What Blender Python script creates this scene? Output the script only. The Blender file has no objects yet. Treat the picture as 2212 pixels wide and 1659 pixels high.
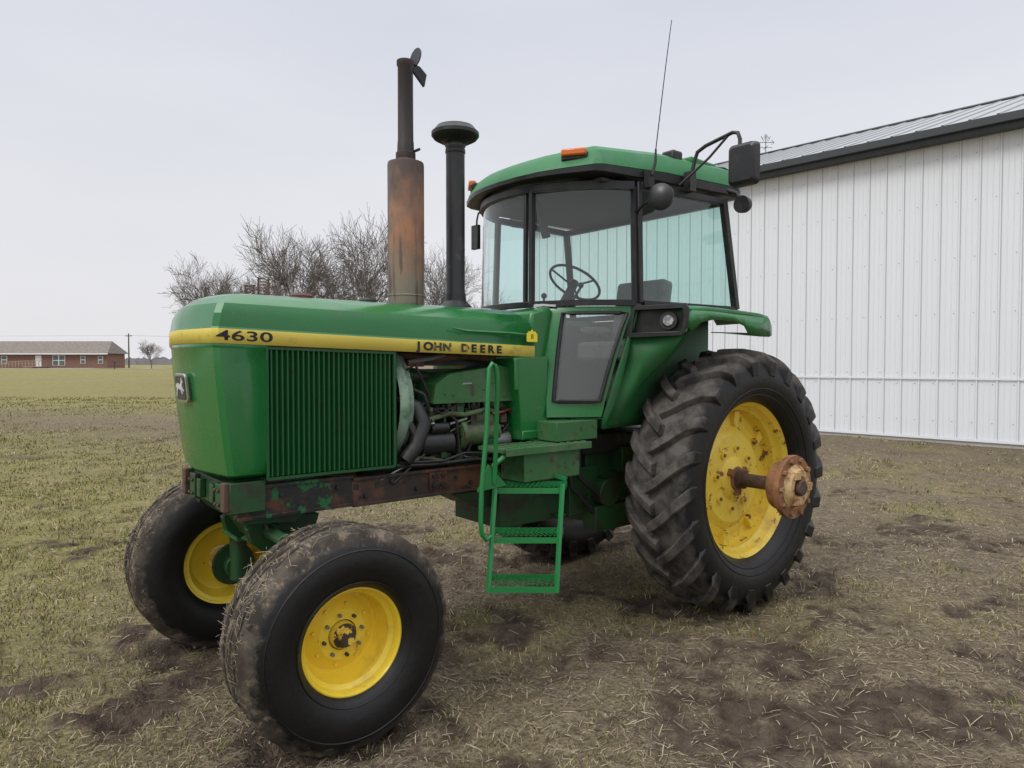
import bpy, bmesh, math, random
import numpy as np
from mathutils import Vector, Matrix
random.seed(7); rng=np.random.default_rng(7)
scene=bpy.context.scene
COL=scene.collection
R=math.radians
# ------------------------------------------------------------------ mesh builder
class MB:
    def __init__(s): s.v=[]; s.f=[]; s.m=[]
    def add(s,vs,fs,m=0):
        o=len(s.v); s.v+= [tuple(p) for p in vs]
        for f in fs: s.f.append([i+o for i in f]); s.m.append(m)
    def box(s,c,d,m=0,rot=None):
        hx,hy,hz=d[0]/2,d[1]/2,d[2]/2
        P=[Vector((x*hx,y*hy,z*hz)) for x in(-1,1) for y in(-1,1) for z in(-1,1)]
        if rot is not None: P=[rot@p for p in P]
        P=[p+Vector(c) for p in P]
        s.add(P,[(0,1,3,2),(4,6,7,5),(0,4,5,1),(2,3,7,6),(0,2,6,4),(1,5,7,3)],m)
    def prism(s,poly,ax,a,b,m=0):
        n=len(poly)
        def q(p,t):
            if ax=='y': return (p[0],t,p[1])
            if ax=='x': return (t,p[0],p[1])
            return (p[0],p[1],t)
        vs=[q(p,a) for p in poly]+[q(p,b) for p in poly]
        fs=[list(range(n)),list(range(2*n-1,n-1,-1))]+[(i,(i+1)%n,n+(i+1)%n,n+i) for i in range(n)]
        s.add(vs,fs,m)
    def cyl(s,p0,p1,r0,r1=None,n=16,m=0,caps=True):
        if r1 is None:r1=r0
        p0=Vector(p0);p1=Vector(p1);d=(p1-p0).normalized()
        u=d.orthogonal().normalized();w=d.cross(u)
        vs=[]
        for p,r in((p0,r0),(p1,r1)):
            for i in range(n):
                a=2*math.pi*i/n; vs.append(p+(u*math.cos(a)+w*math.sin(a))*r)
        fs=[(i,(i+1)%n,n+(i+1)%n,n+i) for i in range(n)]
        if caps: fs+=[list(range(n-1,-1,-1)),list(range(n,2*n))]
        s.add(vs,fs,m)
    def tube(s,pts,r,n=8,m=0,closed=False,caps=True,flat=None):
        pts=[Vector(p) for p in pts];N=len(pts)
        rs=r if isinstance(r,(list,tuple)) else [r]*N
        ring=[];u=None
        for i in range(N):
            if closed: d=pts[(i+1)%N]-pts[i-1]
            else: d=pts[min(i+1,N-1)]-pts[max(i-1,0)]
            d.normalize()
            if u is None:
                ref=Vector((0,0,1)) if abs(d.z)<.9 else Vector((1,0,0))
                u=(ref-d*ref.dot(d)).normalized()
            else: u=(u-d*u.dot(d)).normalized()
            w=d.cross(u)
            for k in range(n):
                a=2*math.pi*(k+.5)/n
                fu=1 if flat is None else flat
                ring.append(pts[i]+(u*math.cos(a)*fu+w*math.sin(a))*rs[i])
        fs=[]
        for i in range(N if closed else N-1):
            j=(i+1)%N
            for k in range(n): fs.append((i*n+k,i*n+(k+1)%n,j*n+(k+1)%n,j*n+k))
        if caps and not closed: fs+=[list(range(n-1,-1,-1)),[(N-1)*n+k for k in range(n)]]
        s.add(ring,fs,m)
    def lathe(s,prof,c=(0,0,0),ax='y',n=48,m=0,mf=None,closed=False):
        vs=[]
        for (r,h) in prof:
            for i in range(n):
                a=2*math.pi*i/n
                if ax=='y': vs.append((c[0]+r*math.cos(a),c[1]+h,c[2]+r*math.sin(a)))
                elif ax=='z': vs.append((c[0]+r*math.cos(a),c[1]+r*math.sin(a),c[2]+h))
                else: vs.append((c[0]+h,c[1]+r*math.cos(a),c[2]+r*math.sin(a)))
        K=len(prof)
        for k in range(K if closed else K-1):
            j=(k+1)%K
            o=len(s.v)
            for i in range(n):
                s.f.append([o+k*n+i,o+k*n+(i+1)%n,o+j*n+(i+1)%n,o+j*n+i]); s.m.append(mf[k] if mf else m)
        s.v+=vs
    def loft(s,rows,m=0,mf=None,closed=False):
        o=len(s.v);n=len(rows[0])
        for r in rows: s.v+=[tuple(p) for p in r]
        for i in range(len(rows)-1):
            for k in range(n if closed else n-1):
                kk=(k+1)%n
                s.f.append([o+i*n+k,o+i*n+kk,o+(i+1)*n+kk,o+(i+1)*n+k]); s.m.append(mf[i] if mf else m)
    def sphere(s,c,rad,n=12,m=0):
        if not isinstance(rad,(tuple,list)): rad=(rad,)*3
        rows=[]
        for i in range(n//2+1):
            t=math.pi*i/(n//2)
            rows.append([(c[0]+rad[0]*max(math.sin(t),1e-3)*math.cos(2*math.pi*k/n),c[1]+rad[1]*max(math.sin(t),1e-3)*math.sin(2*math.pi*k/n),c[2]+rad[2]*math.cos(t)) for k in range(n)])
        s.loft(rows,m,closed=True)
    def build(s,name,mats,parent=None,bevel=0,ang=35,loc=None,recalc=True,solid=0,label=None):
        me=bpy.data.meshes.new(name)
        me.from_pydata(s.v,[],s.f)
        if not isinstance(mats,(list,tuple)): mats=[mats]
        for a in mats: me.materials.append(a)
        me.polygons.foreach_set('material_index',s.m)
        if recalc:
            bm=bmesh.new();bm.from_mesh(me);bmesh.ops.recalc_face_normals(bm,faces=bm.faces);bm.to_mesh(me);bm.free()
        me.polygons.foreach_set('use_smooth',[True]*len(me.polygons))
        try: me.set_sharp_from_angle(angle=R(ang))
        except Exception: pass
        ob=bpy.data.objects.new(name,me);COL.objects.link(ob)
        if parent: ob.parent=parent
        if loc: ob.location=loc
        if solid:
            md=ob.modifiers.new('s','SOLIDIFY');md.thickness=solid;md.offset=0
        if bevel:
            md=ob.modifiers.new('b','BEVEL');md.width=bevel;md.segments=2;md.limit_method='ANGLE';md.angle_limit=R(40)
        if label: ob['label']=label
        return ob
def empty(name,loc=(0,0,0),rz=0,label=None,cat=None,parent=None,group=None):
    e=bpy.data.objects.new(name,None);e.empty_display_size=.3;COL.objects.link(e);e.location=loc;e.rotation_euler=(0,0,rz)
    if label:e['label']=label
    if cat:e['category']=cat
    if group:e['group']=group
    if parent:e.parent=parent
    return e
def lerp(a,b,t): return a+(b-a)*t
def ct(u,v,D):   # survey point -> tractor coordinates
    X=(u-1106)/1534.*D;z=1.61-D*(v-786)/1534.
    return Vector((4.14-.7705*X-.6374*D,3.506+.6374*X-.7705*D,z))
# ------------------------------------------------------------------ materials
def newmat(name):
    m=bpy.data.materials.new(name);m.use_nodes=True
    nt=m.node_tree;b=nt.nodes['Principled BSDF'];return m,nt,b
def NN(nt,t,**k):
    n=nt.nodes.new(t)
    for a,v in k.items():
        if a.startswith('i_'):
            key=a[2:]; key=int(key) if key.isdigit() else key.replace('_',' ')
            n.inputs[key].default_value=v
        else: setattr(n,a,v)
    return n
def noise(nt,scale,detail=4,coord='Object',rough=.6,stretch=None):
    tc=NN(nt,'ShaderNodeTexCoord');n=NN(nt,'ShaderNodeTexNoise',i_Scale=scale,i_Detail=detail,i_Roughness=rough)
    if stretch:
        mp=NN(nt,'ShaderNodeMapping');mp.inputs['Scale'].default_value=stretch
        nt.links.new(tc.outputs[coord],mp.inputs['Vector']);nt.links.new(mp.outputs[0],n.inputs['Vector'])
    else: nt.links.new(tc.outputs[coord],n.inputs['Vector'])
    return n.outputs['Fac']
def ramp(nt,sock,lo,hi):
    n=NN(nt,'ShaderNodeMapRange');n.inputs[1].default_value=lo;n.inputs[2].default_value=hi
    nt.links.new(sock,n.inputs[0]);return n.outputs[0]
def mixc(nt,fac,a,b,bt='MIX'):
    n=NN(nt,'ShaderNodeMix',data_type='RGBA',blend_type=bt)
    for s,v in((n.inputs[0],fac),(n.inputs[6],a),(n.inputs[7],b)):
        if hasattr(v,'links') : nt.links.new(v,s)
        elif isinstance(v,(int,float)): s.default_value=v
        else: s.default_value=(*v,1)
    return n.outputs[2]
def math_(nt,op,a,b=0.):
    n=NN(nt,'ShaderNodeMath',operation=op)
    for i,v in enumerate((a,b)):
        if hasattr(v,'links'): nt.links.new(v,n.inputs[i])
        else: n.inputs[i].default_value=v
    return n.outputs[0]
def bump(nt,b,sock,strength=.3,dist=.01):
    n=NN(nt,'ShaderNodeBump');n.inputs['Strength'].default_value=strength;n.inputs['Distance'].default_value=dist
    nt.links.new(sock,n.inputs['Height']);nt.links.new(n.outputs[0],b.inputs['Normal'])
def MAT(name,col,rough=.5,metal=0,layers=(),bumps=None,rvar=0,coat=0,stretch=None,coord='Object',vary=.13):
    m,nt,b=newmat(name)
    c=tuple(col)
    cur=mixc(nt,noise(nt,2.3,2,coord),tuple(x*(1-vary) for x in c),tuple(min(x*(1+vary),1) for x in c))
    for (lc,sc,lo,hi) in layers:
        cur=mixc(nt,ramp(nt,noise(nt,sc,4,coord,.65,stretch),lo,hi),cur,lc)
    nt.links.new(cur,b.inputs['Base Color'])
    b.inputs['Metallic'].default_value=metal
    if rvar:
        r=NN(nt,'ShaderNodeMapRange');r.inputs[3].default_value=rough-rvar;r.inputs[4].default_value=rough+rvar
        r.inputs[1].default_value=.3;r.inputs[2].default_value=.7
        nt.links.new(noise(nt,6,3,coord),r.inputs[0]);nt.links.new(r.outputs[0],b.inputs['Roughness'])
    else: b.inputs['Roughness'].default_value=rough
    if coat: b.inputs['Coat Weight'].default_value=coat;b.inputs['Coat Roughness'].default_value=.12
    if bumps: bump(nt,b,noise(nt,bumps[0],4,coord),bumps[1],bumps[2] if len(bumps)>2 else .005)
    return m
GREEN=(.012,.148,.032)
m_green=MAT('green_paint',GREEN,.30,layers=[((.03,.135,.045),7,.58,.72),((.06,.075,.04),16,.68,.74),((.10,.20,.12),21,.70,.725),((.012,.02,.012),28,.73,.76)],rvar=.1,coat=.3,bumps=(9,.06,.01))
m_greenroof=MAT('faded_roof_green_paint',(.018,.165,.05),.55,layers=[((.05,.17,.08),5,.52,.72)],rvar=.08)
m_greenflat=MAT('dull_green_paint',(.012,.12,.03),.6,layers=[((.03,.09,.035),7,.5,.72),((.05,.05,.03),14,.62,.74)],bumps=(20,.1,.005))
m_screen=MAT('dark_green_screen_paint',(.007,.08,.02),.4,layers=[((.02,.05,.02),9,.58,.72)],rvar=.1)
m_greenold=MAT('weathered_green_paint',(.035,.13,.04),.55,layers=[((.08,.14,.065),5,.48,.7),((.06,.04,.025),11,.6,.7),((.02,.022,.018),22,.62,.7)],rvar=.12,bumps=(30,.2,.004))
m_greendk=MAT('grimy_dark_green_paint',(.014,.07,.02),.5,layers=[((.025,.022,.016),6,.48,.66),((.06,.04,.025),14,.58,.7)],bumps=(30,.3,.005))
m_olive=MAT('oily_olive_engine_paint',(.075,.115,.045),.5,layers=[((.03,.03,.018),9,.46,.62),((.10,.06,.03),16,.6,.7)],bumps=(30,.3,.004))
m_greennew=MAT('fresh_green_paint',(.014,.19,.05),.35,layers=[((.05,.09,.04),18,.62,.75)],rvar=.08,coat=.2)
m_pale=MAT('pale_scuffed_green_paint',(.22,.32,.24),.5,layers=[((.08,.15,.09),8,.5,.65),((.10,.07,.05),15,.6,.7)])
m_frame=MAT('chipped_frame_paint',(.018,.02,.02),.4,layers=[((.012,.13,.04),6,.55,.57),((.09,.04,.022),9,.54,.66)],bumps=(25,.3,.004),rvar=.12)
m_framer=MAT('rusty_frame_paint',(.035,.022,.018),.5,layers=[((.12,.05,.028),5,.45,.6),((.015,.015,.015),14,.55,.65)],bumps=(25,.3,.004))
m_yellow=MAT('yellow_paint',(.87,.64,.05),.35,layers=[((.68,.47,.06),6,.6,.75),((.16,.09,.04),17,.68,.74)],rvar=.1,coat=.2)
m_yelrim=MAT('rusty_yellow_paint',(.83,.61,.07),.4,layers=[((.60,.38,.07),5,.55,.75),((.20,.085,.03),13,.60,.67),((.09,.05,.03),40,.66,.72)],rvar=.12,bumps=(20,.1,.004))
m_stripe=MAT('yellow_stripe_decal',(.86,.70,.14),.45,layers=[((.6,.5,.12),9,.6,.72),((.12,.14,.05),34,.72,.76)])
m_black=MAT('black_trim',(.010,.010,.011),.4,layers=[((.025,.025,.025),8,.5,.7)],rvar=.1)
m_blackm=MAT('dull_black_metal',(.018,.018,.019),.45,layers=[((.05,.045,.04),14,.58,.7)],rvar=.12,bumps=(40,.1,.002))
m_darkint=MAT('dark_interior',(.06,.06,.062),.8)
m_seat=MAT('worn_grey_seat_fabric',(.20,.195,.19),.9,layers=[((.11,.105,.10),6,.5,.7)])
m_rust=MAT('heavy_rust',(.27,.125,.055),.85,layers=[((.13,.055,.03),8,.45,.65),((.42,.27,.12),5,.55,.72)],bumps=(35,.5,.006))
m_rustd=MAT('dark_rust',(.10,.055,.038),.85,layers=[((.03,.025,.022),9,.5,.65)],bumps=(35,.5,.006))
m_hubcap=MAT('chipped_yellow_over_rust',(.06,.035,.025),.7,layers=[((.75,.53,.06),22,.52,.56)],bumps=(35,.4,.004))
m_hubface=MAT('rust_stained_cream_paint',(.5,.35,.16),.7,layers=[((.24,.10,.045),11,.47,.6)],bumps=(35,.4,.005))
m_chrome=MAT('silver_metal',(.6,.6,.6),.25,metal=1)
m_zinc=MAT('galvanised_metal',(.25,.25,.25),.45,metal=.7)
m_orange=MAT('amber_lens',(.60,.13,.012),.3,coat=.3)
m_lens=MAT('headlight_glass',(.22,.22,.23),.22,metal=.8,coat=.6,layers=[((.5,.5,.5),30,.5,.6)])
m_red=MAT('red_paint',(.25,.02,.02),.5,layers=[((.05,.03,.03),12,.45,.6)])
m_white=MAT('white_paint',(.75,.75,.74),.5)
m_silver=MAT('worn_silver_emblem',(.65,.65,.65),.4,metal=.2)
m_field=MAT('charcoal_emblem_field',(.05,.05,.055),.4)
m_ink=MAT('black_lettering',(.008,.008,.010),.5)
m_inkold=MAT('faded_lettering',(.40,.31,.06),.6,layers=[((.04,.035,.02),26,.40,.47)])
m_hose=MAT('black_rubber_hose',(.018,.018,.018),.5,layers=[((.06,.05,.04),12,.55,.7)])
def glassmat(name,tint,rf=.9,haze=0.):
    m,nt,b=newmat(name);nt.nodes.remove(b)
    out=nt.nodes['Material Output']
    tr=NN(nt,'ShaderNodeBsdfTransparent');tr.inputs[0].default_value=(*tint,1)
    gl=NN(nt,'ShaderNodeBsdfGlossy');gl.inputs['Roughness'].default_value=.02;gl.inputs[0].default_value=(rf,rf,rf,1)
    ge=NN(nt,'ShaderNodeNewGeometry');mr=NN(nt,'ShaderNodeMapRange');mr.inputs[3].default_value=1.5;mr.inputs[4].default_value=1/1.5
    nt.links.new(ge.outputs['Backfacing'],mr.inputs[0])
    fr=NN(nt,'ShaderNodeFresnel');nt.links.new(mr.outputs[0],fr.inputs['IOR'])
    mx=NN(nt,'ShaderNodeMixShader');nt.links.new(math_(nt,'MULTIPLY',fr.outputs[0],1.7),mx.inputs[0]);nt.links.new(tr.outputs[0],mx.inputs[1]);nt.links.new(gl.outputs[0],mx.inputs[2])
    last=mx.outputs[0]
    if haze:
        df=NN(nt,'ShaderNodeBsdfDiffuse');df.inputs[0].default_value=(.45,.47,.46,1)
        m2=NN(nt,'ShaderNodeMixShader');m2.inputs[0].default_value=haze
        nt.links.new(last,m2.inputs[1]);nt.links.new(df.outputs[0],m2.inputs[2]);last=m2.outputs[0]
    nt.links.new(last,out.inputs[0]);return m
m_glass=glassmat('tinted_glass',(.74,.92,.89),haze=.02)
m_glassw=glassmat('windshield_glass',(.86,.96,.95),haze=.03)
m_glass2=glassmat('dusty_glass',(.90,.95,.93),haze=.16)
def tyremat(name,r0,r1,side,tread,straw=False):
    m,nt,b=newmat(name)
    tc=NN(nt,'ShaderNodeTexCoord');sp=NN(nt,'ShaderNodeSeparateXYZ');nt.links.new(tc.outputs['Object'],sp.inputs[0])
    rr=math_(nt,'SQRT',math_(nt,'ADD',math_(nt,'MULTIPLY',sp.outputs[0],sp.outputs[0]),math_(nt,'MULTIPLY',sp.outputs[2],sp.outputs[2])))
    rr=math_(nt,'ADD',rr,math_(nt,'MULTIPLY',math_(nt,'SUBTRACT',noise(nt,9,6,rough=.7),.5),.16))
    f=ramp(nt,rr,r0,r1)
    t=mixc(nt,ramp(nt,noise(nt,11,5),.4,.62),tread,tuple(x*.35 for x in tread))
    if straw:
        t=mixc(nt,ramp(nt,noise(nt,26,6,rough=.7,stretch=(1,.45,1)),.52,.62),t,(.19,.15,.105))
        t=mixc(nt,ramp(nt,noise(nt,5,5),.50,.64),t,(.045,.032,.024))
    sd=mixc(nt,ramp(nt,noise(nt,3.5,4),.5,.75),side,tuple(x*2. for x in side))
    nt.links.new(mixc(nt,f,sd,t),b.inputs['Base Color'])
    b.inputs['Specular IOR Level'].default_value=.4
    q=NN(nt,'ShaderNodeMapRange');q.inputs[3].default_value=.45;q.inputs[4].default_value=.9;nt.links.new(f,q.inputs[0]);nt.links.new(q.outputs[0],b.inputs['Roughness'])
    bump(nt,b,noise(nt,28,5),.4,.006);return m
m_tyre=tyremat('drive_tyre_rubber',.755,.80,(.0055,.0055,.0058),(.105,.094,.083))
m_tyref=tyremat('steer_tyre_rubber',.415,.452,(.0055,.0055,.0058),(.09,.074,.058),True)
def mufmat():
    m,nt,b=newmat('heat_rusted_muffler')
    tc=NN(nt,'ShaderNodeTexCoord');sp=NN(nt,'ShaderNodeSeparateXYZ');nt.links.new(tc.outputs['Object'],sp.inputs[0])
    z=math_(nt,'ADD',sp.outputs[2],math_(nt,'MULTIPLY',math_(nt,'SUBTRACT',noise(nt,5,5),.5),.45))
    y=math_(nt,'ADD',sp.outputs[1],math_(nt,'MULTIPLY',math_(nt,'SUBTRACT',noise(nt,6,5),.5),.1))
    base=mixc(nt,ramp(nt,noise(nt,9,5),.4,.65),(.34,.165,.09),(.21,.125,.09))
    top=ramp(nt,z,2.50,2.68);low=ramp(nt,z,2.30,2.04);
    c=mixc(nt,top,base,(.085,.06,.052));c=mixc(nt,low,c,(.21,.18,.14))
    c=mixc(nt,math_(nt,'MULTIPLY',ramp(nt,y,.03,-.05),.65),c,(.17,.165,.16))
    c=mixc(nt,ramp(nt,noise(nt,26,5,stretch=(1,1,.12)),.52,.66),c,(.11,.075,.06))
    nt.links.new(c,b.inputs['Base Color']);b.inputs['Roughness'].default_value=.75;bump(nt,b,noise(nt,40,4),.3,.003);return m
m_muf=mufmat()
m_pipe=MAT('sooty_exhaust_pipe',(.025,.02,.019),.55,layers=[((.07,.035,.03),7,.5,.65),((.3,.3,.3),26,.73,.78)],stretch=(1,1,.2))
# ------------------------------------------------------------------ numpy noise
def _h(ix,iy,s):
    n=(ix*374761393+iy*668265263+s*1442695041)&0x7fffffff
    n=((n^(n>>13))*1274126177)&0x7fffffff
    return ((n^(n>>16))&0xffff)/65535.
def vn(x,y,s=0):
    x=np.asarray(x,float);y=np.asarray(y,float)
    ix=np.floor(x).astype(np.int64);iy=np.floor(y).astype(np.int64);fx=x-ix;fy=y-iy
    fx=fx*fx*(3-2*fx);fy=fy*fy*(3-2*fy)
    return (_h(ix,iy,s)*(1-fx)+_h(ix+1,iy,s)*fx)*(1-fy)+(_h(ix,iy+1,s)*(1-fx)+_h(ix+1,iy+1,s)*fx)*fy
def fbm(x,y,s=0,o=4):
    t=0;a=.5;n=0
    for i in range(o): t=t+a*vn(x*2**i,y*2**i,s+i*17);n+=a;a*=.5
    return t/n
def px(u,v): D=2454./(v-786.); return (D*(u-1106)/1534.,D)
blobs=[(1300,1230,1.1),(1450,1380,.9),(1600,1400,.9),(1600,1560,.7),(1350,1480,.6),(1030,1580,.5),(950,1400,.7),(1000,1300,.8),(540,1640,.4),(200,1420,.6),(1350,1180,1.2),(1150,1180,1.2),(1480,1200,1.),(1250,1640,.35),(330,1440,.5),(1850,1380,.9),(700,1250,.9),(900,1200,1.),(1930,1520,.6),(1800,1600,.6),(80,900,1.),(2050,1180,1.),(120,1600,.4)]  # mud patches; the one behind the steps paints in their shadow
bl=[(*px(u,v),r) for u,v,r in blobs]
def trackf(x,y):
    t=0
    for x0,y0,hx,hy,L in((1.50,4.72,-.7705,-.6374,2.2),(1.55,4.6,.05,-1.0,2.6),(.45,5.95,-.7705,-.6374,2.6),(1.05,4.9,-.12,-.99,2.8),(2.3,4.9,.25,-.97,2.4)):
        rx,ry=x-x0,y-y0;wob=.06*np.sin(rx*2.1+ry*1.3);a=rx*hx+ry*hy;b=-rx*hy+ry*hx+wob
        t=np.maximum(t,np.clip(1-(np.abs(b)/.23)**4,0,1)*np.clip(a*4,0,1)*np.clip((L-a)*2,0,1)*(.35+.65*(.5+.5*np.sin((a+np.abs(b)*.9)*25))))
    return t*np.clip(fbm(x*2.2,y*2.2,71,3)*3-.9,0,1)
def mud_shade(x,y):
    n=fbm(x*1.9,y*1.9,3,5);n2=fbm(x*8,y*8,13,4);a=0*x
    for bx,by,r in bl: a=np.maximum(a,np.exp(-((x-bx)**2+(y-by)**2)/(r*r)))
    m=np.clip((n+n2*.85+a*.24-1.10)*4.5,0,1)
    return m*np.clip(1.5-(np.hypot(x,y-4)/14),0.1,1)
def lawnf(x,y):
    s=np.clip((-x-.25*y-.3)/1.6,0,1)
    s=np.maximum(s*(.65+.6*fbm(x*.6,y*.25,51,3)),np.clip((fbm(x*.9,y*.9,21,4)-.50)*5,0,1)*.5)
    strip=np.exp(-((y-20+.3*(x+14))/4.)**2)*(x<-6)
    return np.clip(s-strip*.9,0,1)
def gh(x,y):
    z=(fbm(x*.35,y*.35,5,2)-.5)*.05+(fbm(x*3,y*3,6,4)-.5)*.045
    md=mud_shade(x,y);z=z+md*((fbm(x*7,y*7,8,4)-.5)*.12-.012)-trackf(x,y)*.035
    r=np.clip((y-45)/75,0,1);z=z+.8*r*r*(3-2*r)
    return z
# ------------------------------------------------------------------ ground
def geo(a,n,s,f): return [a+s*sum(f**k for k in range(i+1)) for i in range(n)]
xs=np.array(geo(7,64,.06,1.14))
left=-np.array(geo(6,66,.06,1.14))[::-1];mid=np.arange(-6,7.001,.028)
X=np.concatenate([left,mid,xs]);Y=np.concatenate([1.5-np.array(geo(0,30,.08,1.14))[::-1],np.arange(1.5,9.001,.028),np.array(geo(9,64,.06,1.14))])
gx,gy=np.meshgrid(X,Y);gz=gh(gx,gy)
nx,ny=len(X),len(Y)
me=bpy.data.meshes.new('ground');me.vertices.add(nx*ny);me.vertices.foreach_set('co',np.stack([gx,gy,gz],-1).astype(np.float32).ravel())
i=np.arange((nx-1)*(ny-1));r_=i//(nx-1);c_=i%(nx-1);a_=r_*nx+c_
q=np.stack([a_,a_+1,a_+nx+1,a_+nx],-1).astype(np.int32)
me.loops.add(q.size);me.loops.foreach_set('vertex_index',q.ravel());me.polygons.add(len(q));me.polygons.foreach_set('loop_start',np.arange(0,q.size,4,dtype=np.int32));me.polygons.foreach_set('loop_total',np.full(len(q),4,dtype=np.int32))
me.polygons.foreach_set('use_smooth',np.ones(len(q),bool));me.update()
for nm,fn in(('mud',lambda x,y:np.clip(np.maximum(mud_shade(x,y),trackf(x,y)*.95),0,1)),('lawn',lawnf)):  # mud mask, including the painted shadow behind the steps
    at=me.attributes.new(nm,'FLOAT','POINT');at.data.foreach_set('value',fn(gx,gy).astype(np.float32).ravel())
ground=bpy.data.objects.new('ground',me);COL.objects.link(ground);ground['kind']='structure'
m,nt,b=newmat('ground_turf')
am=NN(nt,'ShaderNodeAttribute',attribute_name='mud');al=NN(nt,'ShaderNodeAttribute',attribute_name='lawn')
n45=noise(nt,45,5);n9=noise(nt,9,5)
thatch=mixc(nt,ramp(nt,n9,.35,.65),(.145,.112,.075),(.28,.23,.155))
thatch=mixc(nt,ramp(nt,n45,.45,.6),thatch,(.095,.073,.052))
grassc=mixc(nt,ramp(nt,noise(nt,2.0,5),.35,.65),(.21,.20,.065),(.34,.295,.115))
grassc=mixc(nt,ramp(nt,n45,.48,.66),grassc,(.13,.13,.048))
c=mixc(nt,math_(nt,'MULTIPLY',al.outputs['Fac'],.9),thatch,grassc)
big=ramp(nt,noise(nt,.25,4),.4,.65)
c=mixc(nt,math_(nt,'MULTIPLY',big,.3),c,(.24,.195,.12))
mud_shade_c=mixc(nt,ramp(nt,n9,.35,.65),(.048,.035,.026),(.125,.095,.07))
c=mixc(nt,am.outputs['Fac'],c,mud_shade_c)
nt.links.new(c,b.inputs['Base Color']);b.inputs['Roughness'].default_value=.95;b.inputs['Specular IOR Level'].default_value=.15
bump(nt,b,math_(nt,'ADD',n45,math_(nt,'MULTIPLY',n9,1.5)),1.,.035)
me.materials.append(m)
# ------------------------------------------------------------------ grass
def ribbon(name,P,F,C,label):
    me=bpy.data.meshes.new(name);me.vertices.add(len(P));me.vertices.foreach_set('co',P.astype(np.float32).ravel())
    tot=sum(f.size for f in F);idx=np.concatenate([f.ravel() for f in F]).astype(np.int32)
    lt=np.concatenate([np.full(len(f),f.shape[1]) for f in F]).astype(np.int32);ls=np.concatenate([[0],np.cumsum(lt)[:-1]]).astype(np.int32)
    me.loops.add(tot);me.loops.foreach_set('vertex_index',idx);me.polygons.add(len(lt));me.polygons.foreach_set('loop_start',ls);me.polygons.foreach_set('loop_total',lt);me.update()
    at=me.attributes.new('tint','FLOAT_COLOR','POINT');at.data.foreach_set('color',np.concatenate([C,np.ones((len(C),1))],1).astype(np.float32).ravel())
    m,nt,b=newmat(name+'_blades');a=NN(nt,'ShaderNodeAttribute',attribute_name='tint');nt.links.new(a.outputs['Color'],b.inputs['Base Color'])
    b.inputs['Roughness'].default_value=.85;b.inputs['Specular IOR Level'].default_value=.15
    me.materials.append(m)
    o=bpy.data.objects.new(name,me);COL.objects.link(o);o['kind']='stuff';o['label']=label;return o
def scatter(n,d0,d1):
    D=d0*np.exp(rng.random(n)*math.log(d1/d0));x=(rng.random(n)*2-1)*(.80*D+1.0);return x,D
NT=34000
tx,ty=scatter(NT,1.8,34)
lw=lawnf(tx,ty);md=mud_shade(tx,ty);cl=fbm(tx*3.1,ty*3.1,61,3)
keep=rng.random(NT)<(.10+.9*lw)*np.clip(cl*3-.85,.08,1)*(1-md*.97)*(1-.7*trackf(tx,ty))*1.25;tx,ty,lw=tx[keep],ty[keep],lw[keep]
nb=10
bx=np.repeat(tx,nb);by=np.repeat(ty,nb);bl_=np.repeat(lw,nb);n=len(bx)
spr=.02+.006*by
bx=bx+rng.normal(0,1,n)*spr;by=by+rng.normal(0,1,n)*spr
h=(.012+.032*rng.random(n)**1.5)*(1+.45*np.repeat(rng.random(len(tx)),nb))*(.85+.015*by)
ang=rng.random(n)*2*math.pi;lean=h*(.2+1.0*rng.random(n));w=.0009+.0005*by
dx,dy=np.cos(ang),np.sin(ang);z=gh(bx,by)-.004
s_=rng.random(n)*2*math.pi;wx,wy=np.cos(s_)*w,np.sin(s_)*w
P=np.stack([np.stack([bx-wx,by-wy,z],-1),np.stack([bx+wx,by+wy,z],-1),np.stack([bx+dx*lean*.35+wx*.8,by+dy*lean*.35+wy*.8,z+h*.65],-1),np.stack([bx+dx*lean*.35-wx*.8,by+dy*lean*.35-wy*.8,z+h*.65],-1),np.stack([bx+dx*lean,by+dy*lean,z+h],-1)],1)
tone=np.clip(fbm(bx*1.3,by*1.3,33,3)*1.6-.45+.35*bl_+rng.normal(0,.22,n),0,1)[:,None]
gr=np.array([.125,.165,.04]);ol=np.array([.31,.285,.09]);st=np.array([.43,.355,.23]);br=np.array([.18,.135,.085])
c=np.where(rng.random((n,1))<.5,ol*(.7+.5*rng.random((n,1))),gr*(.7+.7*rng.random((n,1))))
c=np.where(rng.random((n,1))>tone*.85+.1,st*(.5+.7*rng.random((n,1))),c)
c=np.where(rng.random((n,1))<.12,br,c)
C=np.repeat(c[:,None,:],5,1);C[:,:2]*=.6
b0=np.arange(n)*5
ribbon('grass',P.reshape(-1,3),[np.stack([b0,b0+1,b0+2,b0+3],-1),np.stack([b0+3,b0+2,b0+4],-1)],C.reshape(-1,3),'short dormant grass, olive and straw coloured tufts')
n=120000
bx,by=scatter(n,1.8,22);keep=(rng.random(n)<(1-.6*lawnf(bx,by))*(1-.7*mud_shade(bx,by))*(.25+1.5*np.clip(fbm(bx*2,by*2,44,3)-.25,0,1)));bx,by=bx[keep],by[keep];n=len(bx)
L=.012+.075*rng.random(n)**2.5;ang=rng.random(n)*2*math.pi;dx,dy=np.cos(ang)*L,np.sin(ang)*L;w=.0006+.00030*by
wx,wy=-np.sin(ang)*w,np.cos(ang)*w;z0=gh(bx,by)+.003+.008*rng.random(n);z1=gh(bx+dx,by+dy)+.003+.018*rng.random(n)**2
zm=(z0+z1)/2+.001
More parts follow.
